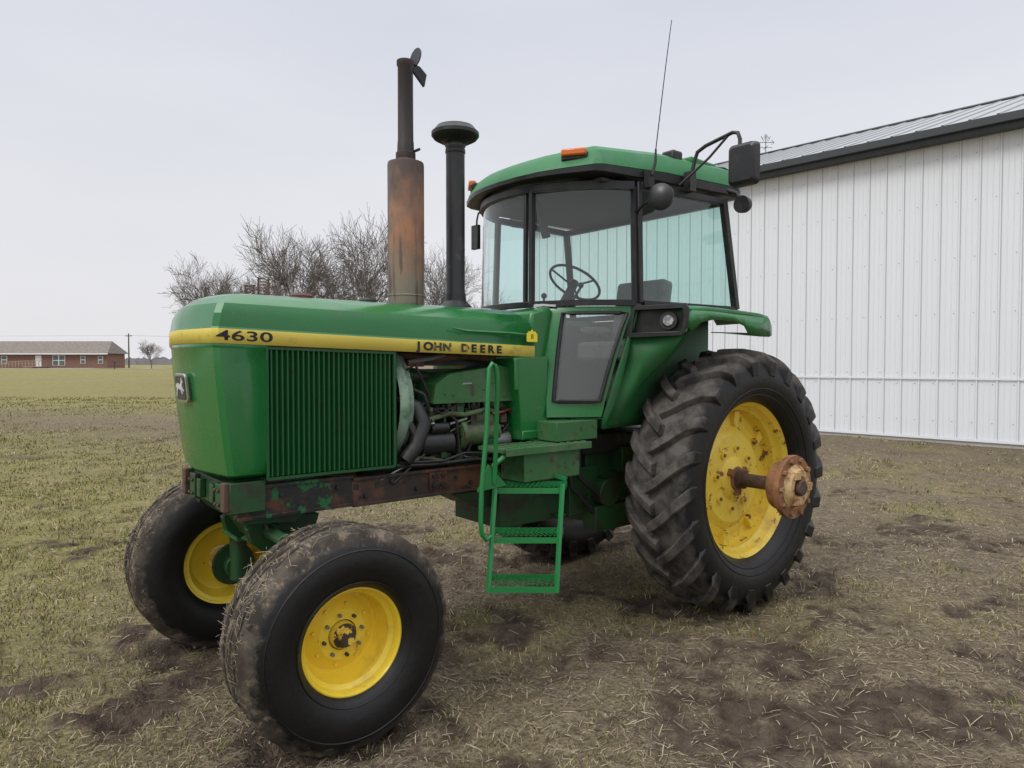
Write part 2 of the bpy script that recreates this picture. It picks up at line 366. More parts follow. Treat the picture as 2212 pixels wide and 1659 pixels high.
P=np.stack([np.stack([bx-wx,by-wy,z0],-1),np.stack([bx+wx,by+wy,z0],-1),np.stack([bx+dx*.5+wx,by+dy*.5+wy,zm+.001],-1),np.stack([bx+dx*.5-wx,by+dy*.5-wy,zm],-1),np.stack([bx+dx+wx,by+dy+wy,z1],-1),np.stack([bx+dx-wx,by+dy-wy,z1],-1)],1)
base=np.where(rng.random((n,1))<.42,np.array([[.40,.33,.225]]),np.array([[.19,.15,.107]]))*(.5+.75*rng.random((n,1)))
C=np.repeat(base[:,None,:],6,1);b0=np.arange(n)*6
ribbon('straw_litter',P.reshape(-1,3),[np.stack([b0,b0+1,b0+2,b0+3],-1),np.stack([b0+3,b0+2,b0+4,b0+5],-1)],C.reshape(-1,3),'dead grass stalks and straw lying flat on mud')
# ------------------------------------------------------------------ TRACTOR
T=empty('tractor',(0.955,5.34,-.01),R(219.6),'green and yellow farm tractor with cab standing on muddy grass','tractor')
def row(zc,slope,ix,iy,x_rear=1.40,x0=3.19,xc=3.235,w=.36,wr=.40,front_only=False,ch=.022):
    W=w-iy;xf=x0-ix;xcn=xc-ix
    L=[]
    if not front_only: L+=[(x_rear,wr-iy),(1.75,wr-.01-iy),(2.25,W)]
    L+=[(2.957,W),(xf-ch,W),(xf,W-ch),(lerp(xf,xcn,.6),W*.45),(xcn,0)]
    full=L+[(x,-y) for x,y in reversed(L[:-1])]
    return [(x,y,zc+slope*(x-2.957)) for x,y in full]
mb=MB()
rows=[row(1.693,.028,0,0),row(1.757,.028,0,0),row(1.765,.028,.004,.004),row(1.825,.022,.014,.006),row(1.872,.015,.035,.026),row(1.905,.008,.075,.075),row(1.925,.003,.13,.14),row(1.94,0,.2,.26)]
for k,rw in enumerate(rows):
    dxr=[0,0,0,.0,.02,.05,.09,.12][k]
    rw[0]=(rw[0][0]+dxr,rw[0][1],rw[0][2]);rw[-1]=(rw[-1][0]+dxr,rw[-1][1],rw[-1][2])
mb.loft(rows,mf=[1,0,0,0,0,0,0])
top=rows[-1];nn=len(top);h2=nn//2
o=len(mb.v);mb.v+=top
for k in range(h2):
    a,b_,c_,d=k,k+1,nn-2-k,nn-1-k
    if b_==c_: mb.f.append([o+a,o+b_,o+d]);
    else: mb.f.append([o+a,o+b_,o+c_,o+d])
    mb.m.append(0)
hood=mb.build('hood',[m_green,m_stripe],T,ang=24,solid=.004)
for s_ in(1,-1):
    mb=MB();mb.tube([(1.98,s_*.404,1.80),(1.9,s_*.409,1.787),(1.6,s_*.412,1.782),(1.47,s_*.412,1.778)],[.004,.009,.011,.006],6)
    mb.build('hood_crease',m_green,hood)
mb=MB();rows=[]
for z,ix,iy in[(1.692,0,0.001),(1.675,.008,.008),(1.60,.012,.004),(1.35,.035,.004),(1.18,.055,.006),(1.12,.066,.012),(1.105,.078,.03)]:
    rows.append(row(z,.028 if z>1.67 else 0,ix,iy,front_only=True))
mb.loft(rows)
nose=mb.build('front_grille_nose',m_green,T,ang=24,solid=.004)
mb=MB();mb.box((3.03,0,1.112),(.14,.6,.02));mb.build('nose_floor_panel',m_greendk,nose)
def polyobj(poly,mat,name,parent,org,ex,ey,th=.002,bev=0):
    ex=Vector(ex);ey=Vector(ey);nz=ex.cross(ey).normalized();org=Vector(org)
    n=len(poly);vs=[org+ex*p[0]+ey*p[1]+nz*th for p in poly]+[org+ex*p[0]+ey*p[1] for p in poly]
    fs=[list(range(n)),list(range(2*n-1,n-1,-1))]+[(i,(i+1)%n,n+(i+1)%n,n+i) for i in range(n)]
    me=bpy.data.meshes.new(name);me.from_pydata(vs,[],fs);me.materials.append(mat)
    bm=bmesh.new();bm.from_mesh(me);bmesh.ops.recalc_face_normals(bm,faces=bm.faces);bm.to_mesh(me);bm.free()
    o=bpy.data.objects.new(name,me);COL.objects.link(o);o.parent=parent
    if bev: md=o.modifiers.new('b','BEVEL');md.width=bev;md.segments=2;md.limit_method='ANGLE'
    return o
def rrect(w,h,r,n=4):
    P=[]
    for cx,cy,a0 in((w/2-r,h/2-r,0),(-w/2+r,h/2-r,90),(-w/2+r,-h/2+r,180),(w/2-r,-h/2+r,270)):
        for k in range(n+1):
            a=R(a0+90*k/n);P.append((cx+r*math.cos(a),cy+r*math.sin(a)))
    return P
ex=(-.10,.99,0);ey=(.10,0.01,.99)
E0=(3.222,.03,1.50)
em=polyobj(rrect(.125,.135,.02),m_chrome,'emblem_plate',nose,E0,ex,ey,.014,.003)
polyobj(rrect(.100,.110,.014),m_field,'emblem_field',nose,Vector(E0)+Vector((.0145,0.001,0)),ex,ey,.002)
deer=[(-.048,.010),(-.036,.022),(-.02,.026),(-.005,.018),(.012,.022),(.024,.034),(.026,.05),(.034,.056),(.032,.042),(.042,.046),(.038,.036),(.046,.030),(.036,.026),(.030,.012),(.034,-.004),(.05,-.012),(.046,-.018),(.026,-.010),(.018,-.006),(.030,-.026),(.024,-.034),(.010,-.010),(-.008,-.006),(-.022,-.002),(-.034,-.020),(-.046,-.044),(-.052,-.044),(-.042,-.016),(-.040,.002),(-.046,.004)]
polyobj([(x*.9,y*.9) for x,y in deer],m_silver,'emblem_deer',nose,Vector(E0)+Vector((.0168,.001,0)),ex,ey,.002)
def text(s,mat,name,parent,org,ex,ey,h,wscale=1.,bold=0.,sp=1.):
    cu=bpy.data.curves.new(name,'FONT');cu.body=s;cu.size=1;cu.extrude=.0;cu.offset=bold;cu.space_character=sp
    cu.align_x='CENTER';cu.align_y='CENTER'
    o=bpy.data.objects.new('t',cu);COL.objects.link(o);bpy.context.view_layer.update()
    dg=bpy.context.evaluated_depsgraph_get();me=bpy.data.meshes.new_from_object(o.evaluated_get(dg));bpy.data.objects.remove(o)
    ex=Vector(ex).normalized()*h*wscale/.72;ey=Vector(ey).normalized()*h/.72;org=Vector(org)
    for v in me.vertices: v.co=org+ex*v.co.x+ey*v.co.y
    me.materials.clear();me.materials.append(mat)
    q=bpy.data.objects.new(name,me);COL.objects.link(q);q.parent=parent;return q
text('4630',m_ink,'hood_number_lettering',hood,(3.055,.3634,1.729),(-1,0,-.028),(0,0,1),.044,2.0,.016,1.02)
word=[('J',1),('O',1),('H',0),('N',0),None,('D',0),('E',1),('E',1),('R',1),('E',1)]
def hoody(x): return lerp(.36,.39,(2.25-x)/.5) if x>1.75 else lerp(.39,.40,(1.75-x)/.35)
for k,wd in enumerate(word):
    if not wd: continue
    x=2.17-k*.0565
    text(wd[0],m_ink if wd[1]>=.5 else m_inkold,'hood_name_lettering',hood,(x,hoody(x)+.0055,1.7235+.028*(x-2.957)),(-1,.06 if x>1.75 else 0.0286,-.028),(0,0,1),.042,1.2,.045)
# side screens
for sgn in(1,-1):
    mb=MB()
    x0,x1,N=2.945,2.315,25;rows=[[],[]]
    for k in range(N):
        xa=lerp(x0,x1,k/N);p=(x0-x1)/N
        for xx,yy in((xa,.334),(xa-p*.25,.352),(xa-p*.50,.352),(xa-p*.70,.328)):
            rows[0].append((xx,sgn*yy,1.10));rows[1].append((xx,sgn*yy,1.675+.028*(xx-2.957)))
    mb.loft(rows)
    for (a,b_) in(((2.957,1.088),(2.957,1.69)),((2.305,1.088),(2.305,1.672))):
        mb.tube([(a[0],sgn*.350,a[1]),(b_[0],sgn*.350,b_[1])],.009,4,0)
    mb.tube([(2.957,sgn*.350,1.09),(2.305,sgn*.350,1.09)],.009,4,0)
    mb.tube([(2.957,sgn*.348,1.682),(2.305,sgn*.348,1.665)],.009,4,0)
    mb.build('side_grille_screen',[m_screen,m_green],T,ang=25)
mb=MB();mb.box((2.6,0,1.38),(.6,.60,.54));mb.build('radiator_core',m_darkint,T)
mb=MB();mb.box((2.285,0,1.37),(.03,.64,.58));mb.lathe([(.335,0),(.345,-.015),(.345,-.05),(.335,-.06),(.325,-.09),(.30,-.10),(.28,-.06)],(2.27,.015,1.40),'x',48,1);mb.build('fan_shroud',[m_greendk,m_pale],T,bevel=.004)
for s_ in(1,-1):
    mb=MB()
    mb.box((2.80,s_*.295,.985),(.56,.03,.15));mb.box((2.80,s_*.29,1.054),(.56,.07,.016));mb.box((2.80,s_*.29,.917),(.56,.07,.016))
    mb.box((1.97,s_*.295,.975),(1.1,.03,.14),1);mb.box((1.97,s_*.29,1.040),(1.1,.07,.016),1);mb.box((1.97,s_*.29,.91),(1.1,.07,.016),1)
    for x in(2.95,2.88,2.6,2.45,2.3,2.15,2.05,1.9,1.8): mb.cyl((x,s_*.30,.98+.03*math.sin(x*20)),(x,s_*.325,.98+.03*math.sin(x*20)),.012,n=6,m=2)
    for x in(2.7,2.5,2.38,2.22,1.98,1.7): mb.box((x,s_*.3105,1.0),(.028,.003,.03),2)
    mb.box((2.02,s_*.316,.985),(.11,.012,.09),1)
    for dx in(-.03,.03):
        for dz in(-.025,.025): mb.cyl((2.02+dx,s_*.32,.985+dz),(2.02+dx,s_*.335,.985+dz),.012,n=6,m=2)
    mb.build('frame_rail',[m_frame,m_framer,m_blackm],T,bevel=.003)
mb=MB()
mb.prism([(2.70,.93),(2.70,1.09),(3.07,1.09),(3.10,1.07),(3.10,.95),(3.03,.88),(2.80,.86)],'y',-.275,.275)
mb.prism([(2.66,.74),(2.62,.86),(2.95,.9),(2.97,.84),(2.92,.76),(2.86,.71),(2.7,.70)],'y',-.15,.15)
for q in(1,-1): mb.prism([(2.86,.74),(2.84,.84),(2.94,.88),(3.0,.84),(2.98,.77),(2.92,.72)],'y',q*.152,q*.20)
for q in(1,-1): mb.prism([(2.96,.945),(3.12,.945),(3.12,1.085),(2.96,1.085)],'y',q*.276,q*.335)
for s_ in(1,-1):
    mb.box((3.115,s_*.20,1.01),(.03,.08,.12),0);mb.box((3.115,s_*.10,1.01),(.03,.05,.09),0)
    for y in(.18,.22):
        for z in(.975,1.04): mb.cyl((3.13,s_*y,z),(3.142,s_*y,z),.010,n=6,m=1)
    mb.box((3.13,s_*.30,1.02),(.025,.05,.13),1)
mb.build('front_support_casting',[m_greendk,m_rustd],T,bevel=.012)
mb=MB()
mb.prism([(-.54,.655),(-.54,.765),(-.2,.80),(.2,.80),(.54,.765),(.54,.655),(.2,.68),(-.2,.68)],'x',2.71,2.85,1)
for s_ in(1,-1):
    mb.box((2.787,s_*.45,.71),(.17,.24,.10),1)
    for y in(.36,.42,.48): mb.cyl((2.868,s_*y,.71),(2.885,s_*y,.71),.014,n=6,m=1)
    mb.cyl((2.787,s_*.565,.80),(2.787,s_*.565,.39),.046,n=18,m=0)
    mb.cyl((2.787,s_*.565,.82),(2.787,s_*.565,.80),.056,n=18,m=0)
    mb.cyl((2.787,s_*.565,.46),(2.787,s_*.70,.46),.070,.055,n=18,m=0)
    mb.cyl((2.787,s_*.64,.46),(2.787,s_*.66,.46),.12,n=24,m=0)
    mb.tube([(2.79,s_*.575,.78),(2.64,s_*.56,.78),(2.58,s_*.54,.76)],[.035,.03,.03],8,0)
    mb.tube([(2.58,s_*.54,.76),(2.58,s_*.1,.75)],.018,8,2)
mb.tube([(2.90,-.02,.83),(2.90,.40,.81)],.03,12,0);mb.tube([(2.90,.38,.81),(2.90,.53,.80)],.013,8,2)
mb.tube([(2.85,.08,1.0),(2.93,.2,.92),(2.92,.25,.83)],.010,6,3);mb.tube([(2.85,-.1,.95),(2.93,-.22,.84),(2.86,-.42,.77)],.010,6,3)
mb.build('front_axle',[m_greendk,m_greenold,m_zinc,m_hose],T,bevel=.006)
# --- front wheels
m_strawst=MAT('dried_grass_on_tread',(.36,.30,.20),.9)
def front_wheel():
    hub=MB()
    hub.lathe([(.001,.085),(.03,.085),(.036,.075),(.04,.05),(.055,.045),(.062,.02),(.065,-.10),(.001,-.10)],n=28,mf=[3,3,3,3,0,0,0])
    for k in range(8):
        a=R(45*k+10);c,s2=math.cos(a),math.sin(a);hub.cyl((.090*c,.018,.090*s2),(.090*c,.040,.090*s2),.008,n=6,m=(1 if k%3==0 else 2))
        a+=R(22);c,s2=math.cos(a),math.sin(a);hub.cyl((.13*c,.0,.13*s2),(.13*c,.014,.13*s2),.009,n=6,m=0)
    h=hub.build('front_wheel',[m_yelrim,m_rustd,m_zinc,m_hubcap],T,ang=40,bevel=0)
    rim=MB()
    rim.lathe([(.066,.022),(.108,.022),(.118,.012),(.14,-.005),(.165,-.02),(.180,-.02),(.188,.0),(.192,.03),(.196,.075),(.212,.092),(.218,.118),(.226,.130),(.236,.128),(.238,.118),(.222,.10),(.205,.075),(.198,-.075),(.215,-.10),(.222,-.125),(.236,-.13),(.23,-.118),(.2,-.11),(.185,-.06),(.17,-.03),(.066,.005)],n=64)
    rim.build('rim',m_yellow,h,ang=30)
    ty=MB();pr=[(.226,.112),(.236,.142),(.262,.163),(.30,.178),(.335,.184),(.37,.182),(.405,.172),(.434,.155),(.455,.138),(.466,.128)]
    half=[]
    for y0,y1 in((.122,.078),(.055,.024)): half+=[(.472,y0),(.476,y1)];half+=[(.456,y1-.006),(.456,y1-.017)]
    half=half[:-2]+[(.458,.018),(.458,.012)]
    tread=half+[(.478,.006),(.478,-.006)]+[(r,-y) for r,y in reversed(half)]
    prof=pr+tread+[(r,-y) for r,y in reversed(pr)]
    ty.lathe(prof,n=120)
    # uneven caked soil: perturb the tread vertices
    for i,(vx,vy,vz) in enumerate(ty.v):
        r=math.hypot(vx,vz)
        if r>.45:
            a=math.atan2(vz,vx);d=(float(fbm(np.array(a*9+20),np.array(vy*30+5),90,3))-.45)*.016
            k=(r+d)/r;ty.v[i]=(vx*k,vy,vz*k)
    for rr_,yy in((.262,.1635),(.40,.1735)): ty.lathe([(rr_-.004,yy+.0005),(rr_,yy+.004),(rr_+.004,yy)],n=96)
    rd=random.Random(4)
    for k in range(330):
        a=rd.random()*6.283
        if rd.random()<.5: a=rd.gauss(.9,.5)
        y=rd.uniform(-.15,.14);r0=.480 if abs(y)<.12 else .468;L=rd.uniform(.012,.06);da=rd.uniform(-1,1)*L/.47;dy=math.sqrt(max(L*L-(da*.47)**2,0))*rd.choice((-1,1));lift=rd.uniform(0,.02)*(rd.random()<.2)
        w=.0008
        p=lambda aa,yy,rr:(rr*math.cos(aa),yy,rr*math.sin(aa))
        ty.add([p(a,y-w,r0+.001),p(a,y+w,r0+.001),p(a+da,y+dy+w,r0+.003+lift),p(a+da,y+dy-w,r0+.003+lift)],[(0,1,2,3)],1)
        ty.add([p(a-w*2,y,r0+.002),p(a+w*2,y,r0+.002),p(a+da+w*2,y+dy,r0+.004+lift),p(a+da-w*2,y+dy,r0+.004+lift)],[(0,1,2,3)],1)
    for k in range(60):
        a=rd.random()*6.283;y=rd.uniform(-.14,.13);s3=rd.uniform(.005,.014);ty.sphere((.472*math.cos(a),y,.472*math.sin(a)),(s3,s3*1.5,s3),6,0)
    ty.build('tyre',[m_tyref,m_strawst],h,ang=50)
    return h
fw=front_wheel();fw.location=(2.785,.712,.456);fw.rotation_euler=(0,R(20),R(-1));fw.scale=(.975,1,.975)
def cp(o,parent):
    c=o.copy();COL.objects.link(c);c.parent=parent
    for ch in o.children: cp(ch,c)
    return c
fw2=cp(fw,T);fw2.location=(2.82,-.765,.478);fw2.scale=(1.02,-1,1.02)
# --- rear wheels
def rear_wheel():
    hub=MB()
    hub.lathe([(.045,.06),(.075,.06),(.08,.05),(.13,.035),(.15,.015),(.15,-.12),(.001,-.12)],n=32,mf=[1,1,0,0,0,0])
    for k in range(3):
        a=R(120*k+30);hub.box((.085*math.cos(a),.045,.085*math.sin(a)),(.05,.05,.045),1,Matrix.Rotation(-a,3,'Y'))
    h=hub.build('rear_wheel',[m_yelrim,m_rust],T,bevel=.004)
    rim=MB();rim.lathe([(.12,.02),(.29,.02),(.315,.005),(.34,-.015),(.385,-.02),(.40,-.03),(.445,-.03),(.452,-.01),(.455,.05),(.468,.062),(.476,.075),(.485,.105),(.498,.118),(.507,.132),(.517,.133),(.52,.125),(.50,.10),(.48,.05),(.465,-.08),(.49,-.11),(.515,-.13),(.52,-.125),(.46,-.12),(.43,-.05),(.3,-.03),(.12,-.02)],n=96)
    for k in range(8):
        a=R(45*k+8);c,s2=math.cos(a),math.sin(a)
        rim.cyl((.20*c,-.02,.20*s2),(.20*c,.033,.20*s2),.026,n=14,m=0);rim.cyl((.20*c,.033,.20*s2),(.20*c,.042,.20*s2),.012,n=6,m=1)
        rim.cyl((.365*c,-.05,.365*s2),(.365*c,.012,.365*s2),.016,n=6,m=1 if k%2 else 0);rim.box((.40*c,-.018,.40*s2),(.09,.055,.055),0,Matrix.Rotation(-a,3,'Y'))
    rim.build('rim',[m_yelrim,m_rust],h,ang=28)
    ty=MB()
    pr=[(.503,.118),(.515,.150),(.55,.190),(.60,.218),(.655,.230),(.70,.228),(.745,.215),(.785,.190),(.805,.15),(.812,.09),(.815,.0)]
    ty.lathe(pr+[(r,-y) for r,y in reversed(pr[:-1])],n=120)
    for rr_,yy in((.56,.1965),(.60,.219)): ty.lathe([(rr_-.004,yy),(rr_,yy+.004),(rr_+.004,yy)],n=96)
    S=[(0,.815),(.09,.812),(.15,.803),(.192,.785),(.218,.748)]
    def surf(t):
        f=t*(len(S)-1);i=min(int(f),len(S)-2);f-=i;return lerp(S[i][0],S[i+1][0],f),lerp(S[i][1],S[i+1][1],f)
    NL=22;rd=random.Random(8)
    for sd in(1,-1):
        for k in range(NL):
            th0=2*math.pi*(k+(.5 if sd<0 else 0))/NL
            rows=[];NSEG=7
            for q in range(NSEG+1):
                t=-.06+1.06*q/NSEG
                y,r=surf(max(t,0));
                if t<0:y=t*.35
                th=th0+.02+.27*(max(t,0)**.8)
                hgt=(.046 if t<.78 else lerp(.046,.030,(t-.78)/.22))+rd.uniform(-.004,.001)
                yo=y+(0.0 if t<.6 else .022*(t-.6)/.4)
                wb=.054+.016*t;wt=.034+.014*t
                rows.append([((r-.012)*math.cos(th-wb),sd*(y-.0),(r-.012)*math.sin(th-wb)),((r+hgt)*math.cos(th-wt),sd*yo,(r+hgt)*math.sin(th-wt)),((r+hgt)*math.cos(th+wt),sd*yo,(r+hgt)*math.sin(th+wt)),((r-.012)*math.cos(th+wb),sd*y,(r-.012)*math.sin(th+wb))])
            y,r=.229,.68;th=th0+.02+.285;wb,wt=.056,.044
            rows.append([((r)*math.cos(th-wb),sd*(y-.01),r*math.sin(th-wb)),((r+.01)*math.cos(th-wt),sd*(y+.006),(r+.01)*math.sin(th-wt)),((r+.01)*math.cos(th+wt),sd*(y+.006),(r+.01)*math.sin(th+wt)),((r)*math.cos(th+wb),sd*(y-.01),r*math.sin(th+wb))])
            ty.loft(rows)
            ty.add(rows[0],[(0,1,2,3)]);ty.add(rows[-1],[(0,1,2,3)])
    ty.build('tyre',m_tyre,h,ang=40,bevel=.004)
    return h
rw=rear_wheel();rw.location=(0.01,.80,.852)
rw2=cp(rw,T);rw2.location=(0,-.80,.852);rw2.scale=(1,-1,1);rw2.rotation_euler=(0,R(7),0)
mb=MB();mb.cyl((0,.6,.848),(0,1.16,.848),.044,n=20,m=1)
mb.cyl((0,.86,.848),(0,.90,.848),.06,n=20,m=1)
mb.lathe([(.05,1.12),(.12,1.122),(.145,1.135),(.155,1.16),(.158,1.20),(.175,1.21),(.195,1.214),(.198,1.235),(.195,1.25),(.14,1.252)],(0,0,.848),'y',40,0)
mb.lathe([(.14,1.252),(.125,1.262),(.11,1.285),(.075,1.287),(.06,1.27),(.05,1.27)],(0,0,.848),'y',40,2)
mb.lathe([(.05,1.24),(.05,1.30),(.044,1.306),(.001,1.306)],(0,0,.848),'y',24,3)
for k in range(10):
    a=R(36*k);c,s2=math.cos(a),math.sin(a);mb.cyl((.168*c,1.20,.848+.168*s2),(.168*c,1.272,.848+.168*s2),.016,n=6,m=0)
for k in range(3):
    a=R(120*k+60);c,s2=math.cos(a),math.sin(a);mb.box((.09*c,1.285,.848+.09*s2),(.05,.03,.045),2)
mb.build('dual_wheel_hub',[m_rust,m_rustd,m_hubface,m_rustd],T,ang=32,bevel=0,label='heavily rusted extended axle hub')
mb=MB()
mb.cyl((0,-.62,.848),(0,.62,.848),.13,n=24);mb.cyl((0,.40,.848),(0,.44,.848),.2,n=24);mb.cyl((0,-.40,.848),(0,-.44,.848),.2,n=24)
mb.box((.35,0,.86),(1.0,.56,.55));mb.box((1.15,0,.84),(.75,.46,.42));mb.box((.9,.25,.80),(.25,.12,.3),0);mb.cyl((.75,.26,.78),(.75,.40,.78),.09,n=20);mb.cyl((1.05,.24,.95),(1.05,.33,.95),.05,n=14)
mb.box((.62,.33,.62),(.5,.12,.16));mb.tube([(1.0,.36,1.15),(1.0,.37,.9),(.8,.38,.75),(.6,.38,.72)],.016,8,1);mb.tube([(1.1,.34,1.15),(1.05,.35,.85),(.85,.36,.65)],.014,8,1)
for k in range(14):
    x=.45+.05*k;mb.cyl((x,.27,1.06),(x,.30,1.06),.012,n=6,m=1);mb.cyl((x,.22,.66),(x,.30,.66),.012,n=6,m=0)
mb.box((.75,.30,1.10),(.4,.1,.12),1);mb.box((.55,.33,.98),(.12,.1,.16),0)
mb.prism([(1.35,.86),(1.35,.74),(1.62,.76),(1.82,.86)],'y',-.15,.15);mb.box((-.35,0,.9),(.35,.4,.5));mb.tube([(-.3,.3,.5),(-.9,.3,.42)],.03,6);mb.tube([(-.3,-.3,.5),(-.9,-.3,.42)],.03,6)
for k in range(9): mb.box((.95+.03*k,.305,1.02-.02*(k%2)),(.02,.03,.16),1)
mb.build('transmission_housing',[m_greendk,m_hose],T,bevel=.012)
# engine
mb=MB()
mb.box((1.85,0,1.18),(.8,.36,.44),0);mb.box((1.85,0,1.47),(.75,.26,.22),0)
mb.box((1.9,-.02,1.645),(.78,.42,.09),2)
mb.tube([(2.2,.2,1.66),(2.0,.26,1.64),(1.8,.27,1.655),(1.6,.26,1.64)],.02,8,5);mb.tube([(2.18,.28,1.62),(2.05,.30,1.64),(1.95,.28,1.66)],.012,6,3)
mb.prism([(1.45,1.40),(1.45,1.575),(1.60,1.60),(1.95,1.555),(2.04,1.50),(2.055,1.40)],'y',.16,.33,1)
mb.box((1.75,.332,1.405),(.62,.02,.015),1)
for x in(1.5,1.62,1.74,1.86,1.98): mb.cyl((x,.20,1.36),(x,.27,1.36),.03,n=12,m=6)
mb.cyl((1.60,.27,1.22),(1.84,.27,1.22),.07,n=20,m=6);mb.box((1.72,.27,1.30),(.16,.10,.10),6);mb.cyl((1.84,.27,1.22),(1.87,.27,1.22),.09,n=20,m=6);mb.box((1.66,.30,1.16),(.05,.06,.1),0)
for k in range(6):
    x=1.62+k*.035;mb.tube([(x,.30,1.35),(x+.03,.33,1.40),(x+.1,.30,1.43),(1.5+k*.1,.22,1.39)],.0045,5,3)
mb.tube([(2.12,.30,1.30),(1.95,.32,1.34),(1.85,.33,1.33),(1.70,.33,1.355),(1.6,.30,1.33)],.014,8,6)
mb.tube([(2.1,.28,1.36),(1.98,.31,1.37),(1.9,.32,1.30),(1.88,.32,1.12)],.010,8,2)
mb.cyl((1.92,.28,1.18),(2.12,.28,1.18),.062,n=22,m=2);mb.cyl((2.12,.28,1.18),(2.14,.28,1.18),.05,n=22,m=3);mb.cyl((1.95,.30,1.265),(2.06,.30,1.265),.03,n=14,m=2)
mb.cyl((1.52,.28,1.17),(1.62,.28,1.17),.055,n=18,m=3)
mb.tube([(2.22,.24,1.42),(2.15,.31,1.38),(2.12,.34,1.30),(2.17,.345,1.18),(2.23,.33,1.11)],.040,12,2)
mb.tube([(2.20,.30,1.32),(2.17,.335,1.24),(2.2,.33,1.12)],.024,10,2)
mb.tube([(2.28,.325,1.085),(2.05,.33,1.075),(1.8,.335,1.08),(1.55,.33,1.06)],.010,6,2)
mb.tube([(2.26,.33,1.10),(2.0,.34,1.09),(1.85,.33,1.12),(1.6,.34,1.10)],.007,6,2)
mb.tube([(2.2,.25,1.5),(2.1,.3,1.45),(2.06,.3,1.36),(2.06,.3,1.3)],.012,6,2)
mb.tube([(1.48,.3,1.35),(1.6,.34,1.335),(1.66,.33,1.33)],.008,6,4)
mb.cyl((2.14,.0,1.38),(2.18,0,1.38),.25,n=24,m=2)
mb.box((2.10,.2,1.61),(.10,.06,.03),4)
mb.cyl((1.9,.1,1.52),(2.2,.1,1.56),.05,n=12,m=0)
rd=random.Random(3)
for i in range(110):
    x=rd.uniform(1.48,2.2);z=rd.uniform(1.08,1.39);mb.box((x,.22+rd.random()*.07,z),(rd.uniform(.012,.05),.08,rd.uniform(.012,.045)),rd.choice([0,0,6,2,2,2,5,6]))
for i in range(22):
    x=rd.uniform(1.5,2.2);z=rd.uniform(1.1,1.62);mb.tube([(x,.29,z),(x+rd.uniform(-.08,.08),.33,z+rd.uniform(-.05,.03)),(x+rd.uniform(-.2,.2),.31,min(z+rd.uniform(-.15,.05),1.63))],rd.uniform(.004,.009),6,rd.choice([2,2,2,3,6]))
mb.build('engine',[m_greendk,m_greenold,m_blackm,m_zinc,m_red,m_rustd,m_olive],T,bevel=.003)
mb=MB()
mb.prism([(1.56,1.645),(1.515,1.40),(1.50,1.17),(1.30,1.17),(1.30,1.655)],'y',-.405,.405)
mb.box((1.545,.407,1.55),(.03,.012,.18));mb.box((1.4,.408,1.20),(.2,.012,.05))
mb.build('cowl_panel',m_green,T,bevel=.012)
mb=MB();mb.prism([(1.23,1.2),(1.395,1.2),(1.395,1.70),(1.40,1.84),(1.38,1.92),(1.23,1.96)],'y',-.36,.36);mb.build('firewall',m_green,T,bevel=.02)
mb=MB()
mb.box((1.485,.51,1.148),(.64,.24,.022),0);mb.box((1.485,.632,1.142),(.64,.010,.04),0)
for k in range(12): mb.box((1.19+.055*k,.51,1.1615),(.012,.20,.006),0)
mb.box((1.44,.50,1.050),(.42,.2,.165),1)
mb.box((1.22,.48,1.222),(.33,.19,.11),0)
mb.build('step_platform',[m_greenold,m_greenold],T,bevel=.006)
# ladder
mb=MB()
ST=[(1070,1216,3.72,.958,1080,1225,3.94),(1062,1209,3.62,.720,1070,1217,3.84),(1054,1203,3.545,.488,1061,1210,3.76)]
def cp3(u,D,z): p=ct(u,786,D);return Vector((p.x,p.y,z))
cor=[]
for uL,uR,Df,z,bL,bR,Db in ST:
    FL,FR,BL,BR=cp3(uL,Df,z),cp3(uR,Df,z),cp3(bL,Db,z),cp3(bR,Db,z);cor.append((FL,FR,BL,BR))
    dn=Vector((0,0,-.030))
    out=(FL-BL).normalized()*.003
    for A_,B_,o2 in((FL,FR,out),(BL,BR,-out),(FL,BL,(FL-FR).normalized()*.003),(FR,BR,(FR-FL).normalized()*.003)):
        mb.add([A_-o2,B_-o2,B_+dn-o2,A_+dn-o2,A_+o2,B_+o2,B_+dn+o2,A_+dn+o2],[(0,1,2,3),(7,6,5,4),(0,4,5,1),(3,2,6,7),(0,3,7,4),(1,5,6,2)])
    def bi(a,b_): return (FL.lerp(FR,a)).lerp(BL.lerp(BR,a),b_)
    N=14
    for j in range(1,5):
        mb.tube([bi(q/(2*N),(j+(.30 if q%2 else -.30))/5)+Vector((0,0,.002*(q%2))) for q in range(2*N+1)],.0036,4)
for e in(0,1):
    mb.tube([cor[0][e]+Vector((0,0,.02)),cor[1][e],cor[2][e]+Vector((0,0,-.03))],.013,4)
mb.tube([cor[0][2]+Vector((0,0,.01)),(1.86,.60,1.08),(1.79,.60,1.12)],.014,4);mb.tube([cor[0][3]+Vector((0,0,.01)),(1.44,.58,.99)],.014,4)
mb.prism([(1.97,.955),(1.90,1.09),(1.78,.97)],'y',.60,.61)
mb.build('ladder',m_greennew,T,bevel=.0)
mb=MB()
hp_=[(1068,1045,3.68),(1071,970,3.67),(1074,850,3.65),(1074,808,3.64),(1070,790,3.63),(1063,785,3.62),(1057,796,3.61),(1054,850,3.6),(1051,930,3.59),(1045,1000,3.58),(1040,1060,3.57),(1038,1130,3.56),(1041,1158,3.56),(1050,1168,3.57),(1060,1160,3.59)]
mb.tube([ct(*p) for p in hp_],.0125,10);mb.build('handrail',m_greennew,T)
